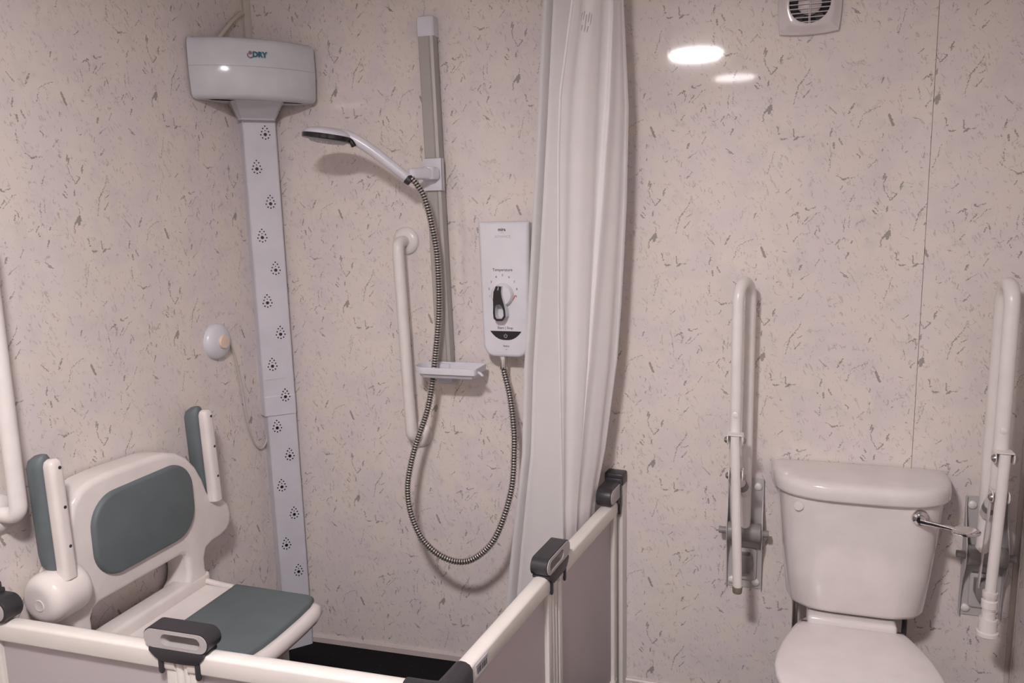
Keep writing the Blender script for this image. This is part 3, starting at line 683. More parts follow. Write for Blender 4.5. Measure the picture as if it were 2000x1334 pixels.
# ------------------------------------------------------------------ fold-down shower seat on the left wall
def shower_seat():
    t = thing('folding_shower_chair', 'white fold-down wall shower seat with blue-grey pads and raised arms', 'shower seat', (.05, -.77, fz(.05)))
    YZ = lambda u, v, tt: Vector((tt, u, v))
    # back shell with ears and legs: one outline in y,z (counter-clockwise seen from the room: y right, z up)
    c = -.772
    R = [(.0, .962), (.05, .961), (.095, .956), (.14, .944), (.182, .918), (.217, .878), (.243, .830), (.258, .785), (.268, .765), (.285, .752), (.325, .735), (.352, .710), (.362, .675), (.355, .642), (.335, .622), (.30, .613), (.26, .612), (.235, .603), (.224, .58), (.224, .545), (.232, .515), (.250, .478)]
    Lo = [(.0, .962), (.06, .965), (.12, .966), (.17, .963), (.207, .950), (.235, .923), (.252, .882), (.260, .835), (.265, .79), (.275, .765), (.290, .745), (.305, .72), (.310, .690), (.308, .655), (.302, .630), (.296, .618)]+[(.287, .612), (.278, .603), (.272, .58), (.272, .545), (.278, .515), (.292, .478)]
    Lg = [(.10, .478), (.118, .512), (.14, .532), (.148, .56), (.148, .60), (.140, .620), (.12, .628)]
    Li = [(.165, .478), (.182, .512), (.206, .532), (.214, .56), (.214, .60), (.206, .620), (.186, .628)]
    right = [(c+a, b) for a, b in R]
    inner_r = [(c+a, b) for a, b in Lg]
    inner_l = [(c-a, b) for a, b in Li][::-1]
    left = [(c-a, b) for a, b in Lo][::-1][:-1]
    poly = right+inner_r+inner_l+left          # clockwise in (y,z) as y goes right
    poly = poly[::-1]
    bm = BM(); slab(bm, poly, .012, .098, YZ, edge=.017, k=5, edge0=.006)
    shell = obj('back_shell', bm, 'seat_white', t, sharp=60)
    bm = BM(); bx(bm, .034, .101, -1.052, -.536, .470, .531, .012, 3); obj('rear_ledge', bm, 'seat_white', t, sharp=60)
    # back pad
    pp_ = rrect(.375, .232, [.085, .085, .085, .085], 10, -.776, .800)
    bm = BM(); slab(bm, pp_, .094, .112, YZ, edge=.010, k=4, edge0=0); obj('back_pad', bm, 'pad', t, sharp=60)
    # arm pivots and arms
    for s, yc, zc in ((-1, -1.062, .708), (1, -.468, .678)):
        bm = BM(); prof = []
        L, r, px_ = (.062, .066, .080) if s < 0 else (.046, .046, .046)
        for i in range(7): a = i/6*PI/2; prof.append((-L+.034*(1-math.cos(a)), r-.034+.034*math.sin(a)))
        prof = [(-L, .001)]+prof+[(-p, q) for p, q in prof[::-1]]+[(L, .001)]
        lathe(bm, (px_, yc, zc), (0, 1, 0), prof, 36); piv = obj('arm_pivot', bm, 'seat_white', t, sharp=60)
        if s < 0:
            bm = BM(); lathe(bm, (.085, yc-L, zc-.006), (0, -1, 0), [(-.002, .001), (-.002, .0155), (.001, .0155), (.0018, .014), (.0012, .012), (.0012, .001)], 24); obj('pivot_cap', bm, 'seat_white', piv)
        yb, yt = (yc, yc-.006) if s < 0 else (yc-.022, yc-.034)
        xo = 0 if s < 0 else -.014
        za, zb = (zc+.045, 1.062) if s < 0 else (.748, 1.044)
        bm = BM(); rings = []
        for k, (z, q) in enumerate(((za, 1.02), (za+.05, 1), (zb-.04, .97), (zb-.016, .95), (zb-.006, .80), (zb, .45))):
            f = (z-za)/(zb-za); yy = yb+(yt-yb)*f
            rings.append([Vector((.116+xo+(u*2*.0185*q), yy+v*2*.0195*q, z)) for u, v in rrect(1, 1, .34, 5)])
        loft(bm, rings); arm = obj('arm', bm, 'seat_white', t, sharp=60)
        for f in (.27, .60, .93):
            z = za+(zb-za)*f
            bm = BM(); p0 = Vector((.134+xo, yb+(yt-yb)*f+.004, z)); lathe(bm, p0, (1, -.1, 0), [(-.003, .0005), (-.003, .0042), (.0008, .0042), (.0008, .0005)], 12); obj('screw_hole', bm, 'dark', arm)
        bm = BM(); rings = []
        for z, q in ((za+.012, .55), (za+.03, .9), (za+.06, 1), (zb-.025, 1), (zb-.006, .86), (zb+.006, .5), (zb+.009, .2)):
            f = (z-za)/(zb-za); yy = yb+(yt-yb)*f
            rings.append([Vector((.072+xo+(u*2*.028*q)+(1-q)*.02, yy+v*2*.0255*q, z)) for u, v in rrect(1, 1, .42, 5)])
        loft(bm, rings); obj('arm_pad', bm, 'pad', arm, sharp=60)
    # seat: moulded tray with rolled front rim, cushion on top
    ys = [-.548, -.552, -.565, -.60, -.66, -.72, -.772, -.83, -.89, -.94, -.972, -.988, -.995]
    xf = [.450, .498, .520, .530, .534, .535, .535, .532, .522, .500, .470, .430, .380]
    def seat_out(d, x0):
        return [(x0+d, ys[0]-d*.6)] + [(x-d, y+(-d if y > -.772 else d)*min(1, abs(y+.772)/.2)) for x, y in zip(xf, ys)] + [(x0+d, ys[-1]+d*.6)]
    XY = lambda z: (lambda p: [Vector((x, y, z)) for x, y in p])
    bm = BM(); rings = [XY(z)(seat_out(d, .075)) for z, d in ((.452, .05), (.446, .022), (.452, .006), (.464, 0), (.478, .001), (.489, .007), (.494, .017), (.493, .03), (.489, .04))]
    loft(bm, rings); st = obj('seat_tray', bm, 'seat_white', t, sharp=60)
    bm = BM()
    def pad_out(d): return [(.206+d, -.553-d)]+[(x-.027-d, min(max(y, -.985+d), -.553-d)) for x, y in zip(xf, ys)]+[(.206+d, -.985+d)]
    rings = [XY(z)(pad_out(d)) for z, d in ((.486, .004), (.498, 0), (.506, .002), (.5105, .008), (.512, .022))]
    loft(bm, rings); obj('seat_pad', bm, 'pad', t, sharp=60)
    # rear gutter lip of the tray
    bm = BM(); tube(bm, smooth_path([(.10, -.556, .503), (.16, -.556, .497), (.2, -.556, .495)]), .009, 10); obj('tray_lip', bm, 'seat_white', st)
    # wall brackets and drop-down legs
    for y in (-.62, -.92):
        bm = BM(); bx(bm, .001, .03, y-.03, y+.03, .66, .90, .004); obj('wall_bracket', bm, 'seat_white', t)
    for y in (-.625, -.93):
        bm = BM(); bx(bm, .395, .425, y-.016, y+.016, fz(.41), .46, .004); lg = obj('leg', bm, 'plate', t)
        bm = BM(); bx(bm, .375, .445, y-.024, y+.024, .432, .455, .003); obj('leg_bracket', bm, 'seat_white', lg)
shower_seat()

# ------------------------------------------------------------------ half-height shower screen
RZ = .715
def leaf(label, P, Q, group='half-height shower screen leaves', stiles=(1, 1), cut0=0, cut1=0):
    P, Q = Vector((*P, 0)), Vector((*Q, 0)); d = (Q-P).normalized(); n = Vector((d.y, -d.x, 0)); Lg = (Q-P).length
    mid = (P+Q)/2; z0 = fz(mid.x)
    t = thing('screen_leaf', label, 'shower screen', (mid.x, mid.y, z0), 0, group)
    def pt(s, o, z): return P+d*s+n*o+Vector((0, 0, z))
    def bar(s0, s1, prof): 
        bm = BM(); return loft(bm, [[pt(s, o, z) for o, z in prof] for s in (s0, s1)])
    top = [(-.017, RZ-.048), (-.017, RZ-.006), (-.0155, RZ-.0035), (-.011, RZ-.0012), (-.004, RZ), (.004, RZ), (.011, RZ-.0012), (.0165, RZ-.0035), (.0185, RZ-.0065), (.0190, RZ-.009), (.0190, RZ-.043), (.0175, RZ-.047), (.014, RZ-.049)]
    obj('top_rail', bar(0, Lg, top), 'door_white', t, sharp=40)
    obj('bottom_rail', bar(0, Lg, [(-.016, z0+.012), (-.016, z0+.06), (-.012, z0+.064), (.012, z0+.064), (.016, z0+.06), (.016, z0+.012)]), 'door_white', t)
    for on, s in zip(stiles, (0, Lg-.026)):
        if not on: continue
        bm = BM(); loft(bm, [[pt(s+u, v, z) for u, v in rrect(.026, .030, .004, 3, .013, 0)] for z in (z0+.006, RZ-.045)])
        obj('stile', bm, 'door_white', t)
    obj('frosted_sheet', bar(.02, Lg-.02, [(-.003, z0+.06), (-.003, RZ-.045), (.003, RZ-.045), (.003, z0+.06)]), 'frost', t)
    return t, pt, d, n
def hinge_post(P, d, n, parent):
    c = Vector((*P, 0)); z0 = fz(c.x)
    for k in (-1, 1):
        bm = BM(); a = c+d*(.0105*k)+n*.004; cyl(bm, a+Vector((0, 0, z0+.002)), a+Vector((0, 0, RZ-.03)), .0112, seg=16); obj('hinge_tube', bm, 'door_white', parent)
def handle(parent, P, d, n, ln=.166, hole_shift=.014, half=False):
    c = Vector((*P, 0))
    def place(u, v, t): return c+d*u+n*t+Vector((0, 0, v))
    if half: o = rrect(ln, .060, (.002, .028, .028, .002), 6, 0, RZ+.032); i = rrect(.05, .022, .010, 6, -.004, RZ+.031)
    else: o = rrect(ln, .047, .0235, 6, 0, RZ+.026); i = rrect(.104, .031, .0155, 6, hole_shift, RZ+.0265)
    bm = BM()
    if half: slab(bm, o, -.027, .027, place, edge=.003, k=2)
    else: ring_slab(bm, o, i, -.022, .022, place)
    g = obj('grip', bm, 'dark', parent, sharp=40)
    o2 = inset(o, .0025)
    bm = BM()
    if half: slab(bm, inset(o, .006), .0268, .0295, place, edge=.001, k=2)
    else: ring_slab(bm, o2, i, .0228, .0250, place)
    if not half: ring_slab(bm, i, inset(i, .0022), -.0225, .0255, place)
    obj('grip_face', bm, 'midgrey', g, sharp=40)
    if half: return g
    # saddle over the rail and its two prongs
    bm = BM(); k = [(-.070, RZ+.004), (.070, RZ+.004), (.070, RZ-.004), (.055, RZ-.020), (.045, RZ-.024), (.02, RZ-.026), (-.040, RZ-.026), (-.055, RZ-.018), (-.070, RZ-.004)][::-1]
    slab(bm, k, .014, .0265, place, edge=.002, k=2)
    bx_ = [(-.070, RZ+.0035), (.070, RZ+.0035), (.070, RZ-.004), (-.070, RZ-.004)][::-1]
    slab(bm, bx_, -.022, .018, place, edge=.001, k=1)
    sd = obj('saddle', bm, 'dark', parent, sharp=40)
    for s, zz in ((-.044, .056), (.050, .060)):
        bm = BM(); slab(bm, rrect(.014, .045, .0068, 5, s, RZ-zz+.022), .0175, .0235, place, edge=.002, k=2); obj('prong', bm, 'dark', sd)
    return g
# front pair
t1, pt1, d1, n1 = leaf('front screen leaf nearest the left wall, white rail and frosted sheet', (.045, -1.214), (.568, -1.197), stiles=(1, 1))
t2, pt2, d2, n2 = leaf('front screen leaf between the grey grip and the dark corner joint', (.602, -1.197), (1.165, -1.172))
hinge_post((.585, -1.197), d1, n1, t1)
handle(t1, (.580, -1.195), d1, n1)
# side pair
t3, pt3, d3, n3 = leaf('side screen leaf next to the dark corner joint, with a small sticker', (1.182, -1.152), (1.233, -.622))
t4, pt4, d4, n4 = leaf('side screen leaf against the back wall, curtain hanging behind it', (1.238, -.575), (1.292, -.07))
hinge_post((1.235, -.598), d3, n3, t3)
handle(t3, (1.236, -.592), d3, n3, hole_shift=-.016)
# corner joint
bm = BM(); path = [pt2(.50, 0, 0), pt2(.545, 0, 0), Vector((1.180, -1.168, 0)), pt3(.022, 0, 0), pt3(.07, 0, 0)]
rings = []
for i, p in enumerate(path):
    a = path[max(i-1, 0)]; b = path[min(i+1, len(path)-1)]; dd = (b-a).normalized(); nn = Vector((dd.y, -dd.x, 0)); k = 1.25 if i == 2 else 1
    rings.append([p+nn*(o*k)+Vector((0, 0, z)) for o, z in ((-.0215, RZ-.052), (-.0215, RZ-.010), (-.016, RZ), (-.006, RZ+.0045), (.006, RZ+.0045), (.016, RZ), (.0225, RZ-.010), (.0225, RZ-.052))])
loft(bm, rings); obj('corner_joint', bm, 'dark', t2, sharp=40)
# sticker with small print near the corner
place3 = lambda u, v, t: pt3(u, t, v)
bm = BM(); slab(bm, rrect(.062, .028, .002, 2, .118, RZ-.026), .0185, .0196, place3, edge=0, edge0=0); stk = obj('sticker', bm, 'plastic', t3)
bm = BM()
for v0, v1, us in ((RZ-.035, RZ-.021, (.096, .103, .109, .117, .124, .130, .137)),):
    for u in us: slab(bm, [(u, v0), (u+.004, v0), (u+.004, v1), (u, v1)], .0196, .0199, place3, edge=0, edge0=0)
slab(bm, [(.094, RZ-.0185), (.143, RZ-.0185), (.143, RZ-.017), (.094, RZ-.017)], .0196, .0199, place3, edge=0, edge0=0)
obj('sticker_print', bm, 'ink', stk)
# wall jambs with dark clamps
def jamb(label, c, d, n, glen):
    c = Vector((*c, 0)); z0 = fz(max(c.x, 0))
    t = thing('wall_post', label, 'post', (c.x, c.y, z0), 0, 'shower screen wall posts')
    bm = BM(); 
    # d points from the wall into the room
    prof = [(0, -.028), (.042, -.028), (.042, -.020), (.036, -.018), (.036, -.006), (.042, -.004), (.042, .006), (.036, .008), (.036, .018), (.042, .020), (.042, .028), (0, .028)]
    loft(bm, [[c+d*s+n*o_+Vector((0, 0, z)) for s, o_ in prof] for z in (z0+.001, RZ+.048)]); post = obj('post_profile', bm, 'door_white', t, sharp=30)
    def place(u, v, tt): return c+d*u+n*tt+Vector((0, 0, v))
    bm = BM(); slab(bm, rrect(.050, .040, .006, 3, .026, RZ+.058), -.030, .031, place, edge=.004, k=2); obj('clamp_cap', bm, 'dark', t)
    bm = BM(); slab(bm, rrect(.013, .085, .003, 3, .060, RZ+.024), -.024, .029, place, edge=.002, k=2); obj('clamp_strap', bm, 'dark', t)
    bm = BM(); slab(bm, [(.034, RZ-.012), (.054, RZ-.050), (.062, RZ-.052), (.066, RZ-.020), (.086, RZ-.004), (.080, RZ+.008), (.034, RZ+.004)], .010, .027, place, edge=.002, k=2); obj('clamp_jaw', bm, 'dark', t)
    # half grip
    bm = BM(); o = rrect(glen, .058, (.028, .003, .003, .028), 6, .056+glen/2, RZ+.029)
    slab(bm, o, -.023, .025, place, edge=.003, k=2); g = obj('grip', bm, 'dark', t, sharp=40)
    bm = BM(); slab(bm, rrect(glen-.014, .045, (.021, .003, .003, .021), 6, .057+glen/2, RZ+.029), .0245, .0272, place, edge=.001, k=2); obj('grip_face', bm, 'midgrey', g)
jamb('white wall post of the screen on the back wall beside the curtain', (1.2975, 0), -d4, n4, .105)
jamb('white wall post of the screen on the left wall, grip at the frame edge', (0.0, -1.2155), d1, n1, .062)

# ------------------------------------------------------------------ shower curtain
def curtain():
    t = thing('shower_curtain', 'long white shower curtain bunched up against the back wall', 'curtain', (1.18, -.2, .12))
    def interp(tab, z):
        if z >= tab[0][0]: return tab[0][1]
        for (za, xa), (zb, xb) in zip(tab[:-1], tab[1:]):
            if z >= zb: f = (z-za)/(zb-za); return xa+(xb-xa)*f
        return tab[-1][1]
    hem = [(2.42, 1.262), (2.17, 1.237), (1.94, 1.200), (1.78, 1.192), (1.36, 1.188), (1.07, 1.190), (.66, 1.194), (.12, 1.19)]
    rgt = [(2.42, 1.338), (2.2, 1.339), (1.915, 1.352), (1.64, 1.346), (1.34, 1.331), (1.18, 1.320), (.90, 1.285), (.74, 1.255), (.5, 1.235), (.12, 1.22)]
    lft = [(2.42, 1.125), (2.227, 1.112), (1.87, 1.086), (1.49, 1.056), (1.14, 1.025), (.857, 1.011), (.576, .974), (.367, .948), (.12, .93)]
    NU, NV = 190, 150
    Z0, Z1 = .12, 2.42
    def point(u, z):
        v = (Z1-z)/(Z1-Z0)
        H, R_, L_ = interp(hem, z), interp(rgt, z), interp(lft, z)
        if u < .60:                       # front layer: hem -> fold on the right
            k = u/.60; x = H+(R_-H)*k; y = -.325+.195*k**1.15
            amp = .025*(.55+.45*v)*math.sin(PI*min(1, k*6))*math.sin(PI*min(1, (1-k)*5))
            ph = k*2*PI*2.6+.9*math.sin(v*2.3)+1.2*v
            f = math.sin(ph)+.22*math.sin(2.1*ph+2*v)
            # sharp-edged fold that wanders to the left lower down
            kc = .86-.52*v; e = math.exp(-((k-kc)/.045)**2)
            x += .004*f; y += amp*f-.022*e*(1-.6*v)
        else:                             # turns back behind to the left
            k = (u-.60)/.40; x = R_+(L_-R_)*k; y = -.13+.06*math.sin(PI*min(1, k*2.5))*0-.01*k
            y += .055*math.sin(PI*k)**.7
            amp = .013*(.4+.6*v)
            y += amp*math.sin(k*2*PI*3.3+v*1.3+.6)*math.sin(PI*min(1, (1-k)*8))
            x += .004*math.sin(k*17+v*5)
        return Vector((x, min(y, -.014), z))
    bm = BM(); grid = []
    for j in range(NV+1):
        z = Z1+(Z0-Z1)*j/NV; grid.append([bm.verts.new(point(i/NU, z)) for i in range(NU+1)])
    for j in range(NV):
        for i in range(NU): bm.faces.new((grid[j][i], grid[j][i+1], grid[j+1][i+1], grid[j+1][i]))
    c = obj('curtain_sheet', bm, 'cloth', t, sharp=180)
    # stitched hems on the two free edges
    for u0, u1 in ((0.0, .022), (.965, 1.0)):
        bm = BM(); rows = []
        for j in range(NV+1):
            z = Z1+(Z0-Z1)*j/NV; a, b = point(u0, z), point(u1, z); off = Vector((0, -.0016, 0))
            rows.append([a+off, a*.5+b*.5+off*1.4, b+off, b-off*.4, a-off*.4])
        loft(bm, rows); obj('hem', bm, 'cloth', c, sharp=180)
    # small grey care print near the top
    bm = BM()
    for i, (du, dz, h) in enumerate(((0, 0, .030), (.006, .004, .024), (.011, -.004, .034), (.017, .002, .026), (.022, -.002, .030), (.003, -.032, .016), (.010, -.034, .014), (.016, -.033, .016))):
        p = point(.165+du*3.2, 2.150+dz)+Vector((0, -.0015, 0)); q = point(.165+du*3.2, 2.150+dz-h)+Vector((0, -.0015, 0)); q.x = q.x-.003
        cyl(bm, p, q, .0014, seg=5)
    pr = obj('care_print', bm, 'faint', c)
    # track on the ceiling
    k = thing('curtain_track', 'white curtain track under the ceiling above the side screen', 'curtain track', (1.2, -.6, ZC))
    bm = BM(); loft(bm, [[Vector((x, y, z)) for x, z in ((1.250, ZC), (1.250, ZC-.03), (1.275, ZC-.034), (1.300, ZC-.03), (1.300, ZC))] for y in (-.002, -1.2)]); obj('track', bm, 'plastic', k)
    for i in range(10):
        bm = BM(); y = -.05-.03*i; cyl(bm, (1.275, y, ZC-.032), (1.26, y, 2.415), .003, seg=8); obj('curtain_glider', bm, 'plastic', k)
curtain()

# ------------------------------------------------------------------ toilet
def toilet():
    t = thing('toilet', 'white close-coupled toilet with closed lid and chrome flush lever', 'toilet', (2.01, -.3, fz(2.0)))
    cx = 2.014
    def dplan(hw, front, z, back=-.012, n=3.4, m=36):
        pts = []
        for i in range(m+1):
            a = PI*i/m; ca, sa = math.cos(a), math.sin(a)
            pts.append(Vector((cx+hw*math.copysign(abs(ca)**(2/n), ca), back+(front-back)*abs(sa)**(2/n*1.25), z)))
        return pts
    bm = BM(); rings = [dplan(hw, fr, z, n=4.2) for z, hw, fr in ((.474, .150, -.13), (.470, .172, -.158), (.474, .184, -.168), (.486, .1905, -.174), (.60, .203, -.180), (.70, .213, -.185), (.80, .2215, -.190), (.816, .222, -.190))]
    loft(bm, rings); cis = obj('cistern', bm, 'ceramic', t, sharp=50)
    bm = BM(); rings = [dplan(hw, fr, z, back=-.006, n=3.6) for z, hw, fr in ((.820, .222, -.185), (.816, .234, -.199), (.818, .2395, -.2055), (.824, .2415, -.208), (.845, .2405, -.207), (.855, .2385, -.205), (.8615, .2345, -.2005), (.8650, .228, -.194), (.8675, .212, -.178), (.869, .17, -.14))]
    loft(bm, rings); obj('cistern_lid', bm, 'ceramic', t, sharp=60)
    bm = BM(); lathe(bm, (1.850, -.181, .788), (0, -1, 0), [(-.004, .001), (-.004, .0135), (-.0002, .0135), (.0006, .0125), (.0008, .001)], 28); obj('blanking_plug', bm, 'ceramic', cis)
    # flush lever
    lv = BM(); lathe(lv, (2.160, -.182, .787), (0, -1, 0), [(-.004, .001), (-.004, .0225), (.004, .0225), (.010, .019), (.014, .0125), (.020, .0115), (.021, .001)], 32)
    lever = obj('lever_boss', lv, 'chrome', t)
    bm = BM(); a, b = Vector((2.158, -.202, .784)), Vector((2.242, -.222, .7775)); d = (b-a).normalized(); nn = Vector((-d.y, d.x, 0))
    loft(bm, [[p+nn*(u*w)+Vector((0, 0, v*h)) for u, v in rrect(1, 1, .2, 3)] for p, w, h in ((a, .010, .016), (a+d*.02, .010, .013), (a.lerp(b, .8), .012, .009), (b, .014, .008))]); obj('lever_arm', bm, 'chrome', lever)
    bm = BM(); c = Vector((2.263, -.224, .775)); rings = []
    for z, k in ((-.005, .3), (-.0045, .82), (-.002, .97), (.001, 1.0), (.003, .96), (.004, .85), (.0042, .3)):
        rings.append([c+Matrix.Rotation(math.radians(9), 3, 'X') @ Vector((.036*k*math.cos(x), .023*k*math.sin(x), z*1.3)) for x in [i*2*PI/28 for i in range(28)]])
    loft(bm, rings); obj('lever_paddle', bm, 'chrome', lever)
    # pan
    def oval(hw, y0, y1, z, n=2.4, m=40):
        c = (y0+y1)/2; h_ = (y0-y1)/2; return [Vector((2.0+hw*math.copysign(abs(math.cos(a))**(2/n), math.cos(a)), c+h_*math.copysign(abs(math.sin(a))**(2/n), math.sin(a)), z)) for a in [i*2*PI/m for i in range(m)]]
    z0 = fz(2.0)
    bm = BM(); loft(bm, [oval(.105, -.10, -.46, z0), oval(.11, -.09, -.47, z0+.02), oval(.10, -.07, -.47, z0+.12), oval(.12, -.05, -.52, z0+.24), oval(.165, -.04, -.59, z0+.33), oval(.172, -.06, -.605, z0+.375), oval(.174, -.06, -.607, z0+.38), oval(.170, -.065, -.60, z0+.384)]); pan = obj('pan', bm, 'ceramic', t, sharp=60)
    bm = BM(); bx(bm, 1.885, 2.122, -.186, -.012, .36, .462, .012, 3); obj('pan_deck', bm, 'ceramic', t)
    bm = BM(); bx(bm, 1.94, 2.08, -.11, -.03, .43, .476, .004, 1); obj('coupling_seal', bm, 'dark', t)
    prof = [(0, .135), (.004, .141), (.03, .152), (.08, .173), (.14, .191), (.20, .202), (.25, .206), (.30, .201), (.35, .186), (.40, .157), (.435, .118), (.455, .07), (.462, .02)]
    def lidp(dz, ins, z):
        L_ = [(2.004-max(w-ins, .004), -.176-y-(ins if y < .02 else 0)+(ins if y > .4 else 0)) for y, w in prof]; R_ = [(2.004+max(w-ins, .004), -.176-y-(ins if y < .02 else 0)+(ins if y > .4 else 0)) for y, w in prof][::-1]
        return [Vector((x, y, z)) for x, y in L_+R_]
    bm = BM(); loft(bm, [lidp(0, .012, .402), lidp(0, .006, .404), lidp(0, .005, .418), lidp(0, .012, .420)]); obj('seat_ring', bm, 'lid', t, sharp=50)
    bm = BM(); loft(bm, [lidp(0, .010, .422), lidp(0, .002, .423), lidp(0, 0, .428), lidp(0, .001, .436), lidp(0, .004, .4405), lidp(0, .010, .443), lidp(0, .03, .4445), lidp(0, .08, .4455)]); obj('seat_lid', bm, 'lid', t, sharp=60)
    for x in (1.88, 2.13):
        bm = BM(); cyl(bm, (x-.012, -.168, .428), (x+.012, -.168, .428), .010, seg=14, round_=.002); obj('hinge', bm, 'bolt', t)
    bm = BM(); tube(bm, bend_path([(1.853, -.09, .475), (1.853, -.09, .30), (1.853, -.012, .30)], .03), .0085, 12); obj('inlet_pipe', bm, 'bolt', t)
    bm = BM(); tube(bm, bend_path([(2.150, -.10, .475), (2.150, -.10, .34)], .02), .007, 12); obj('overflow_pipe', bm, 'dark', t)
toilet()

# ------------------------------------------------------------------ hinged support arms either side of the toilet
def support_arm(label, px, xb, xf, r, foot):
    t = thing('support_arm', label, 'grab rail', (px, 0, .445), 0, 'raised hinged support arms beside the toilet')
    z0, z1 = .438, .800
    bm = BM(); bx(bm, px-.052, px+.052, -.004, 0, z0, z1, .001, 1)
    plate = obj('wall_plate', bm, 'plate', t)
    # side flanges, deepest at the spindle
    prof = [(.002, z0), (.014, z0), (.016, z0+.06), (.024, z0+.11), (.052, z0+.165), (.060, z0+.20), (.056, z0+.235), (.030, z0+.28), (.016, z0+.32), (.012, z1), (.002, z1)]
    for s in (-1, 1):
        bm = BM(); slab(bm, prof, px+s*.052-.0015, px+s*.052+.0015, lambda u, v, tt: Vector((tt, -u, v)), edge=.0005, k=1); obj('plate_flange', bm, 'plate', plate)
    for sx, z in ((-.036, z0+.022), (.036, z0+.022), (-.036, z1-.026), (.036, z1-.026)):
        bm = BM(); lathe(bm, (px+sx, -.004, z), (0, -1, 0), [(0, .001), (0, .012), (.004, .0115), (.007, .008), (.008, .001)], 20); obj('screw_cap', bm, 'tube', plate)
    zs, yz = .640, -.047
    bm = BM(); cyl(bm, (px-.0495, yz, zs), (px+.0495, yz, zs), .029, seg=28, round_=.003); obj('hinge_barrel', bm, 'hinge_grey', t)
    bm = BM(); cyl(bm, (px-.076, yz, zs), (px+.072, yz, zs), .0105, seg=16, round_=.001); obj('spindle', bm, 'hinge_grey', t)
    bm = BM(); slab(bm, [(px-.020, .520), (px-.012, .500), (px+.018, .500), (px+.026, .520), (px+.026, .545), (px+.018, .560), (px-.020, .560)], .004, .040, XZ(0), edge=.004, k=2); obj('latch_block', bm, 'hinge_grey', t)
    bm = BM(); slab(bm, rrect(.068, .105, .010, 4, px+.004, .520), .004, .012, XZ(0), edge=.002, k=2); obj('latch_plate', bm, 'plate', t)
    # long U-shaped tube
    zt = 1.415
    path = bend_path([(xb+(.0), -.052, zs+.005), (xb, -.058, zt-.02), (xb, -.060, zt), (xf, -.160, zt), (xf, -.160, .90), (xb*.75+xf*.25, -.082, .80), (xb, -.062, .765)], .046, 10)
    # one clean hair-pin at the top
    path = [Vector((xb, -.052, zs+.01)), Vector((xb, -.058, 1.0)), Vector((xb, -.060, zt-.05))]
    for i in range(1, 13):
        a = PI*i/13; c0 = Vector(((xb+xf)/2, -.110, zt-.05)); hx, hy = (xb-xf)/2, .050
        path.append(c0+Vector((hx*math.cos(a), hy*math.cos(a), .050*math.sin(a))))
    path += [Vector((xf, -.160, zt-.05)), Vector((xf, -.160, 1.0)), Vector((xf, -.159, .90)), Vector((xf+(xb-xf)*.2, -.145, .85)), Vector((xf+(xb-xf)*.7, -.100, .805)), Vector((xb, -.072, .775))]
    bm = BM(); tube(bm, path, r, 20); loop = obj('tube_loop', bm, 'tube', t, sharp=60)
    bm = BM(); lathe(bm, (xf, -.160-r+.002, 1.04), (0, -1, 0), [(0, .001), (0, .0095), (.002, .009), (.0035, .006), (.004, .001)], 18); obj('tube_plug', bm, 'tube', loop)
    bm = BM(); tube(bm, [Vector((xf+(xb-xf)*.55, -.115, .818)), Vector((xf+(xb-xf)*.75, -.096, .800))], r+.0015, 20); obj('joint_band', bm, 'hinge_grey', loop)
    # drop-down leg held by two bolted brackets
    yl = -.160-r-.020; xl0, xl1 = xf+.002, xf+(.018 if foot == 'cap' else -.006)
    zb = .525 if foot == 'cap' else .590
    bm = BM(); tube(bm, [Vector((xl0, yl, .985)), Vector((xl0*.75+xl1*.25, yl, .87)), Vector((xl1, yl+.006, zb))], .0135, 16); leg = obj('drop_leg', bm, 'tube', t)
    for z, w in ((.972, .021), (.866, .019)):
        xx = xl0+(xl1-xl0)*(.985-z)/(.985-zb)
        bm = BM()
        for s in (-1, 1): slab(bm, rrect(.05, .030, .012, 5, -(yl+.018), z), xx+s*w-.0015, xx+s*w+.0015, lambda u, v, tt: Vector((tt, -u, v)), edge=.0005, k=1)
        if w > .02: bx(bm, xx-w, xx+w, yl-.008, yl+.030, z+.014, z+.017, .0008, 1)
        else: bx(bm, xx-w, xx+w, yl+.016, yl+.026, z-.012, z+.012, .0008, 1)
        br = obj('leg_bracket', bm, 'tube', t)
        for s in (-1, 1):
            bm = BM(); lathe(bm, (xx+s*(w+.001), yl+.002, z), (s, 0, 0), [(0, .001), (0, .0105), (.004, .0095), (.008, .006), (.009, .001)], 18); obj('bolt_head', bm, 'bolt', br)
    bm = BM()
    s0 = Vector((xl0-.017 if foot == 'cap' else xl0-.020, yl+.022, .862)); s1 = Vector((px-.022 if foot == 'cap' else px-.012, -.030, .535 if foot != 'cap' else .655)); dd = (s1-s0).normalized(); nn = dd.cross(Vector((1, 0, 0))).normalized()
    loft(bm, [[p+Vector((u*.004, 0, 0))+nn*(v*.014) for u, v in ((-.5, -.5), (.5, -.5), (.5, .5), (-.5, .5))] for p in (s0, s1)]); obj('stay_strap', bm, 'tube', t)
    base = Vector((xl1, yl+.006, zb))
    if foot == 'cap':
        bm = BM(); cyl(bm, base+Vector((0, 0, .004)), base+Vector((0, 0, -.018)), .0145, .0135, 18, .003); obj('rubber_foot', bm, 'rubber', leg)
    else:
        bm = BM(); lathe(bm, base+Vector((0, 0, .012)), (0, 0, -1), [(0, .013), (0, .0185), (.014, .0185), (.018, .016), (.022, .016), (.024, .0195), (.044, .0195), (.046, .017), (.046, .012)], 24); col_ = obj('height_collar', bm, 'seat_white', leg)
        bm = BM(); lathe(bm, base+Vector((0, 0, -.034)), (0, 0, -1), [(0, .012), (0, .0165), (.004, .0165), (.004, .0145), (.010, .0145), (.010, .0165), (.036, .0165), (.036, .01)], 24); obj('inner_sleeve', bm, 'tube', leg)
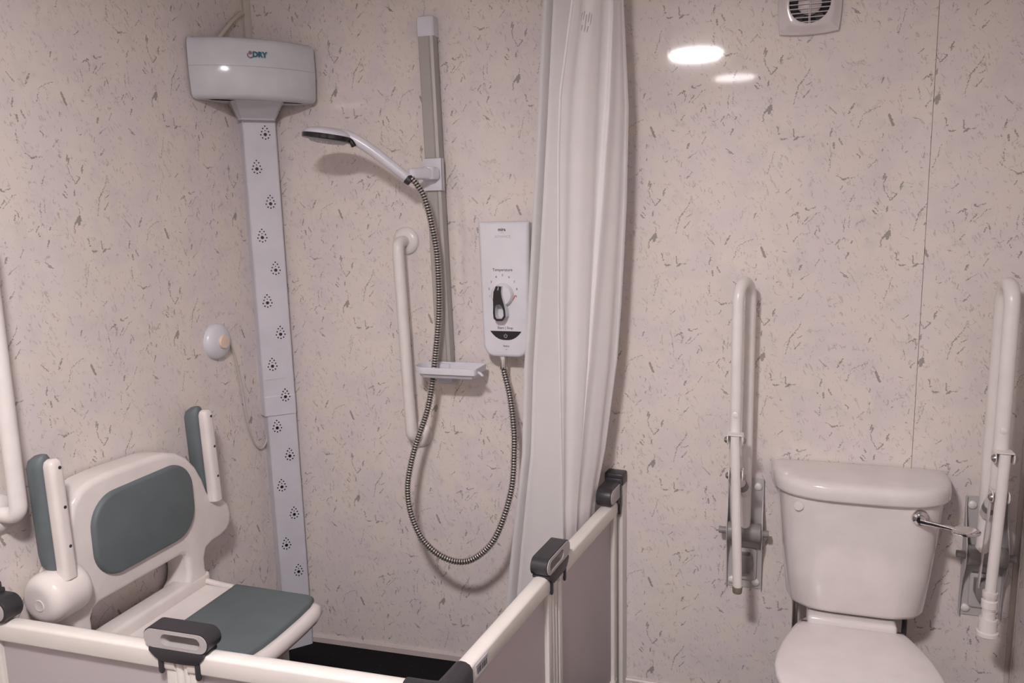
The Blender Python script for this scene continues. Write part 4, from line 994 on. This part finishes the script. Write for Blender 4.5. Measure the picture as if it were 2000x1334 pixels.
        bm = BM(); lathe(bm, base+Vector((0, 0, -.064)), (0, 0, -1), [(0, .016), (0, .022), (.004, .0225), (.034, .0225), (.036, .027), (.046, .0275), (.049, .024), (.049, .001)], 28); obj('splayed_foot', bm, 'seat_white', leg)
support_arm('raised white support arm left of the toilet, grey rubber foot', 1.699, 1.701, 1.671, .0160, 'cap')
support_arm('raised white support arm right of the toilet, white adjustable foot', 2.356, 2.343, 2.343, .0185, 'foot')

# ------------------------------------------------------------------ extractor fan
def fan():
    cx, cz, hw = 1.835, 2.176, .077
    t = thing('extractor_fan', 'square white extractor fan with round slatted grille on the wall', 'fan', (cx, 0, cz))
    n = 128
    def sq(h_, bulge=.006):
        out = []
        for i in range(n):
            a = 2*PI*i/n; ca, sa = math.cos(a), math.sin(a); k = 1/max(abs(ca), abs(sa)); x, z = ca*k, sa*k
            m = min(abs(x), abs(z)); b = bulge*(1-m*m)
            out.append((cx+x*(h_)+(math.copysign(b, x) if abs(x) > abs(z) else 0), cz+z*h_+(math.copysign(b, z) if abs(z) >= abs(x) else 0)))
        return out
    def circ(r): return [(cx+r*math.cos(2*PI*i/n), cz+r*math.sin(2*PI*i/n)) for i in range(n)]
    def mixp(a, b, k): return [(p[0]*(1-k)+q[0]*k, p[1]*(1-k)+q[1]*k) for p, q in zip(a, b)]
    bm = BM(); S, C = sq(hw), circ(.054)
    rings = [(S, 0), (S, .010), (mixp(S, C, .03), .013), (mixp(S, C, .35), .017), (mixp(S, C, .55), .023), (mixp(S, C, .8), .0255), (circ(.0555), .0255), (C, .0245), (C, .004)]
    loft(bm, [[Vector((x, -y, z)) for x, z in r] for r, y in rings], True, False); obj('cover', bm, 'fan_white', t, sharp=30)
    bm = BM(); lathe(bm, (cx, -.0015, cz), (0, -1, 0), [(0, .001), (0, .0535), (.004, .0535), (.004, .001)], 40); obj('duct_opening', bm, 'black', t)
    bm = BM(); lathe(bm, (cx, -.005, cz), (0, -1, 0), [(0, .001), (0, .031), (.008, .031), (.011, .027), (.012, .001)], 36); hub = obj('motor_hub', bm, 'hub', t)
    for i in range(5):
        a = 2*PI*i/5+.3; ca, sa = math.cos(a), math.sin(a); p = Vector((cx, 0, cz)); u = Vector((ca, 0, sa)); v = Vector((-sa, 0, ca))
        bm = BM(); loft(bm, [[p+u*r_+v*(-w)+Vector((0, -.0065, 0)), p+u*r_+v*w+Vector((0, -.0105, 0)), p+u*r_+v*w+Vector((0, -.0115, 0)), p+u*r_+v*(-w)+Vector((0, -.0075, 0))] for r_, w in ((.029, .007), (.052, .012))]); obj('fan_blade', bm, 'ink', hub)
    for k in range(-6, 7):
        z = cz+k*.0117-.003; hh = .0535**2-(z-cz)**2
        if hh <= 0: continue
        hwid = math.sqrt(hh)+.0012
        bm = BM(); bx(bm, cx-hwid, cx+hwid, -.0245, -.0195, z-.0010, z+.0010, .0003, 1); obj('grille_slat', bm, 'fan_white', t)
    for dx in (-.0016, .0016):
        bm = BM(); bx(bm, cx+dx-.0009, cx+dx+.0009, -.0225, -.0190, cz-.054, cz+.054, .0003, 1); obj('grille_rib', bm, 'fan_white', t)
    bm = BM(); tube(bm, [(cx-hw+.0085+.0035*math.cos(a), -.0152, cz-hw+.0085+.0035*math.sin(a)) for a in [math.radians(x) for x in range(0, 271, 30)]], .0006, 6); obj('maker_mark', bm, 'faint', t)
fan()
